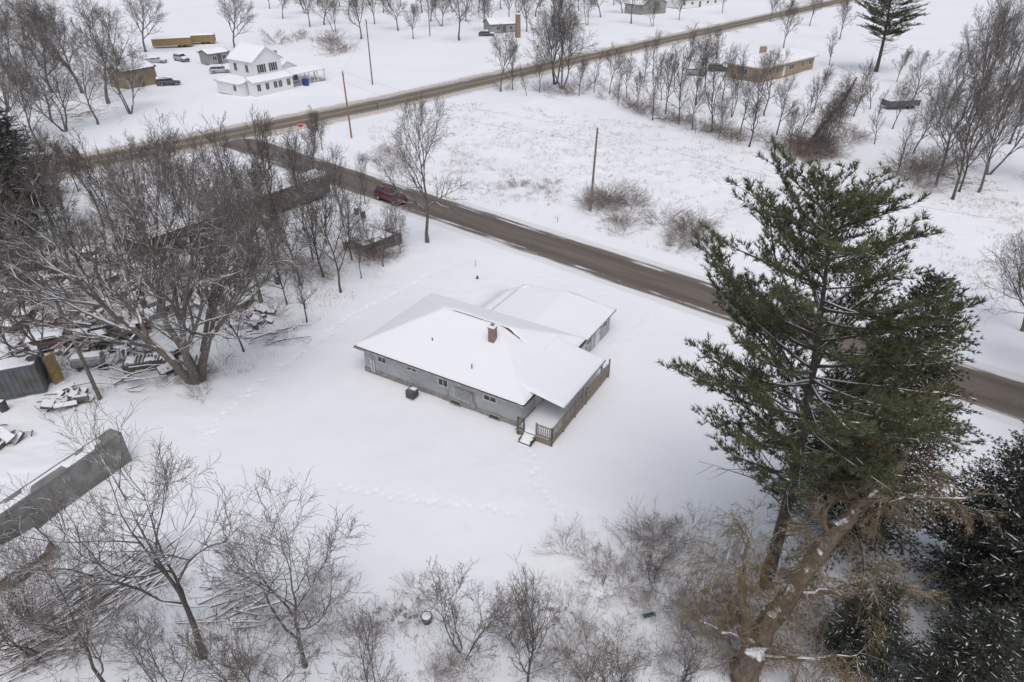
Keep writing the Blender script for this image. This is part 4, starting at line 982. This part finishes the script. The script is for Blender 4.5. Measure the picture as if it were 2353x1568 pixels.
place(PINE,0,0,22.4,'tall green white pine beside the snowy yard',name='pine_tree',xy=(13.9,24.7),rz=0,wob=0)
place(PINE,2013,165,20,'dark green pine beyond the tan brick house',name='pine_tree',rz=.4,wide=1.35,wob=0)
SPR=conifer(16.5,1.0,interp([(0,4.2),(.2,4.4),(.5,3.5),(.8,1.8),(1,.2)]),.28,.42,7,el=(-8,12),curve=.02,droop=.05,nmat='spruceN',snow=.07,subL=1.1,sub=.32,tstep=.19,TL=.22,tw=.03,K=9,start=.2,irr=.4,up=.1,second=0,bark='sprucebark')
place(SPR,0,0,17.0,'dark snow dusted spruce close behind the pine',name='spruce_tree',xy=(20.0,28.4),wide=.95,wob=.01)
place(SPR,0,0,13.5,'dark snow dusted spruce at the yard corner',name='spruce_tree',xy=(24.6,19.6),wide=1.1); place(SPR,0,0,6,'short dark spruce below a broken willow',name='spruce_tree',xy=(16.6,20.0),wide=1.35); place(SPR,0,0,11.5,'dark snow dusted spruce behind the pine',name='spruce_tree',xy=(24.8,24.2),wide=1.1); place(SPR,0,0,7.0,'dark spruce crowding the yard corner',name='spruce_tree',xy=(19.8,17.6),wide=1.4)
for px,py,h in ((25,560,17),(-50,500,17),(70,470,13),(-10,640,13)): place(SPR,px,py,h,'dark evergreen at the edge of the wood',name='spruce_tree',wide=1.2)

# broken willow
random.seed(9)
wx0,wy0=P(1705,1555); Wl=thing('willow_tree','broken leaning willow trunk with golden twigs and snow','tree',(wx0,wy0,0),0)
tr,cr=MB(),MB()
def limb(pts,rads,rough=.07):
    q=[Vector(p) for p in pts]; out=[];ro=[]
    for i in range(len(q)-1):
        for t in (0,.2,.4,.6,.8): out.append(q[i].lerp(q[i+1],t)+rv()*rough); ro.append((rads[i]*(1-t)+rads[i+1]*t)*random.uniform(.82,1.15))
    out.append(q[-1]); ro.append(rads[-1]); tr.tube(out,ro,9); return out
L1=limb([(0,0,-.3),(.2,0,2.0),(1.6,1.2,4.2),(4.0,2.8,7.0),(6.2,4.0,9.2),(7.6,4.8,11.0)],[.75,.56,.46,.36,.25,.04])
L2=limb([(.1,.1,1.6),(-.3,.8,3.6),(-.6,1.5,5.6),(-.3,2.2,7.0)],[.36,.25,.16,.04])
L3=limb([(5.2,3.4,8.3),(6.6,3.0,9.0),(8.3,2.4,9.3),(10.2,2.2,9.8)],[.16,.12,.08,.02])
L4=limb([(3.4,2.5,6.4),(3.2,3.0,8.0),(3.6,3.6,9.2)],[.13,.09,.02]); L5=limb([(6.2,4.0,9.2),(6.0,4.4,10.6),(6.7,4.2,11.6)],[.12,.08,.015]); L6=limb([(.4,.2,2.2),(-1.2,-.2,3.4),(-3.0,.2,4.2)],[.14,.09,.03])
L7=limb([(1.6,1.2,4.2),(3.6,1.1,4.8),(5.4,.9,5.2),(7.2,.9,5.4)],[.18,.13,.08,.03]); L8=limb([(.2,0,1.6),(2.4,-.8,2.6),(4.2,-1.0,3.2)],[.15,.09,.03])
for _ in range(30):
    q=random.choice(L1[8:]+L3+L5); d=(rv()+Vector((.6,.3,.8))).normalized()*random.uniform(.4,1.3); tr.tube([q,q+d*.6,q+d+rv()*.08],[.07,.04,.006],4)
part(Wl,'trunk',tr.mesh('trunk','willowbark',False))
cW=dict(BASE); cW.update(k=(7,6,4,3,3),t0=(.1,.1,.1,.1,.1),rat=(.62,.58,.52,.5,.5),tl=-1,jit=.22,trop=(.0,-.10,-.18,-.22,0,0),ang=(20,60),flare=0,seg=(5,4,4,3,2,2),rmin=.006)
for Lm,nn,l in ((L1,54,2.8),(L2,20,2.6),(L3,10,1.8),(L4,6,1.5),(L6,12,2.0),(L7,22,2.2),(L8,12,2.0)):
    for i in range(nn):
        q=random.choice(Lm[3:]); grow(cr,cr,q,(rv()+Vector((0,0,.3))).normalized(),l*random.uniform(.5,1.1),.025,0,3,cW)
part(Wl,'crown',cr.mesh('crown','willowtwig'))
sx,sy=P(1850,352); sg=thing('dead_tree','leaning snag wrapped in brown vines','tree',(sx,sy,0),0); tr,cr=MB(),MB()
p1=[Vector((0,0,0)),Vector((1.5,0,4)),Vector((4,0,8)),Vector((5.0,0,11))]; tr.tube(p1,[.35,.3,.22,.08],8); part(sg,'trunk',tr.mesh('trunk','barkd'))
for i in range(150):
    t=random.random()*2.9; k=int(t); q=p1[k].lerp(p1[k+1],t-k)+rv()*.35; grow(cr,cr,q,(rv()+Vector((.3,0,-.2))).normalized(),random.uniform(.8,2.8),.03,0,2,cW)
part(sg,'crown',cr.mesh('crown','twigr'))

# ------------------------------------------------------------ light, sky, camera
w=bpy.data.worlds.new('World'); scene.world=w; w.use_nodes=True; nt=w.node_tree; bg=nt.nodes['Background']
sky=N(nt,'ShaderNodeTexSky',sky_type='NISHITA'); sky.sun_disc=False; sky.sun_elevation=R(64); sky.sun_rotation=R(170); sky.air_density=1.0; sky.dust_density=4.0; sky.ozone_density=1
hs_=N(nt,'ShaderNodeHueSaturation'); hs_.inputs['Saturation'].default_value=.5
nt.links.new(sky.outputs[0],hs_.inputs['Color']); nt.links.new(hs_.outputs[0],bg.inputs[0]); bg.inputs[1].default_value=.138
sl=bpy.data.lights.new('sun','SUN'); sl.energy=.55; sl.angle=R(60); sl.color=(1,.98,.96)
so=bpy.data.objects.new('sun',sl); COL.objects.link(so)
so.rotation_euler=(R(26),0,R(-10)); 
cam=bpy.data.cameras.new('camera'); cam.lens=24; cam.sensor_width=36; cam.clip_end=8000; cam.clip_start=.5
co=bpy.data.objects.new('camera',cam); COL.objects.link(co); co.location=(0,0,CAM_H); co.rotation_euler=(R(90-PITCH),0,0); scene.camera=co
scene.view_settings.view_transform='Standard'; scene.view_settings.look='None'; scene.view_settings.exposure=0; scene.view_settings.gamma=1
print('objects',len(bpy.data.objects))
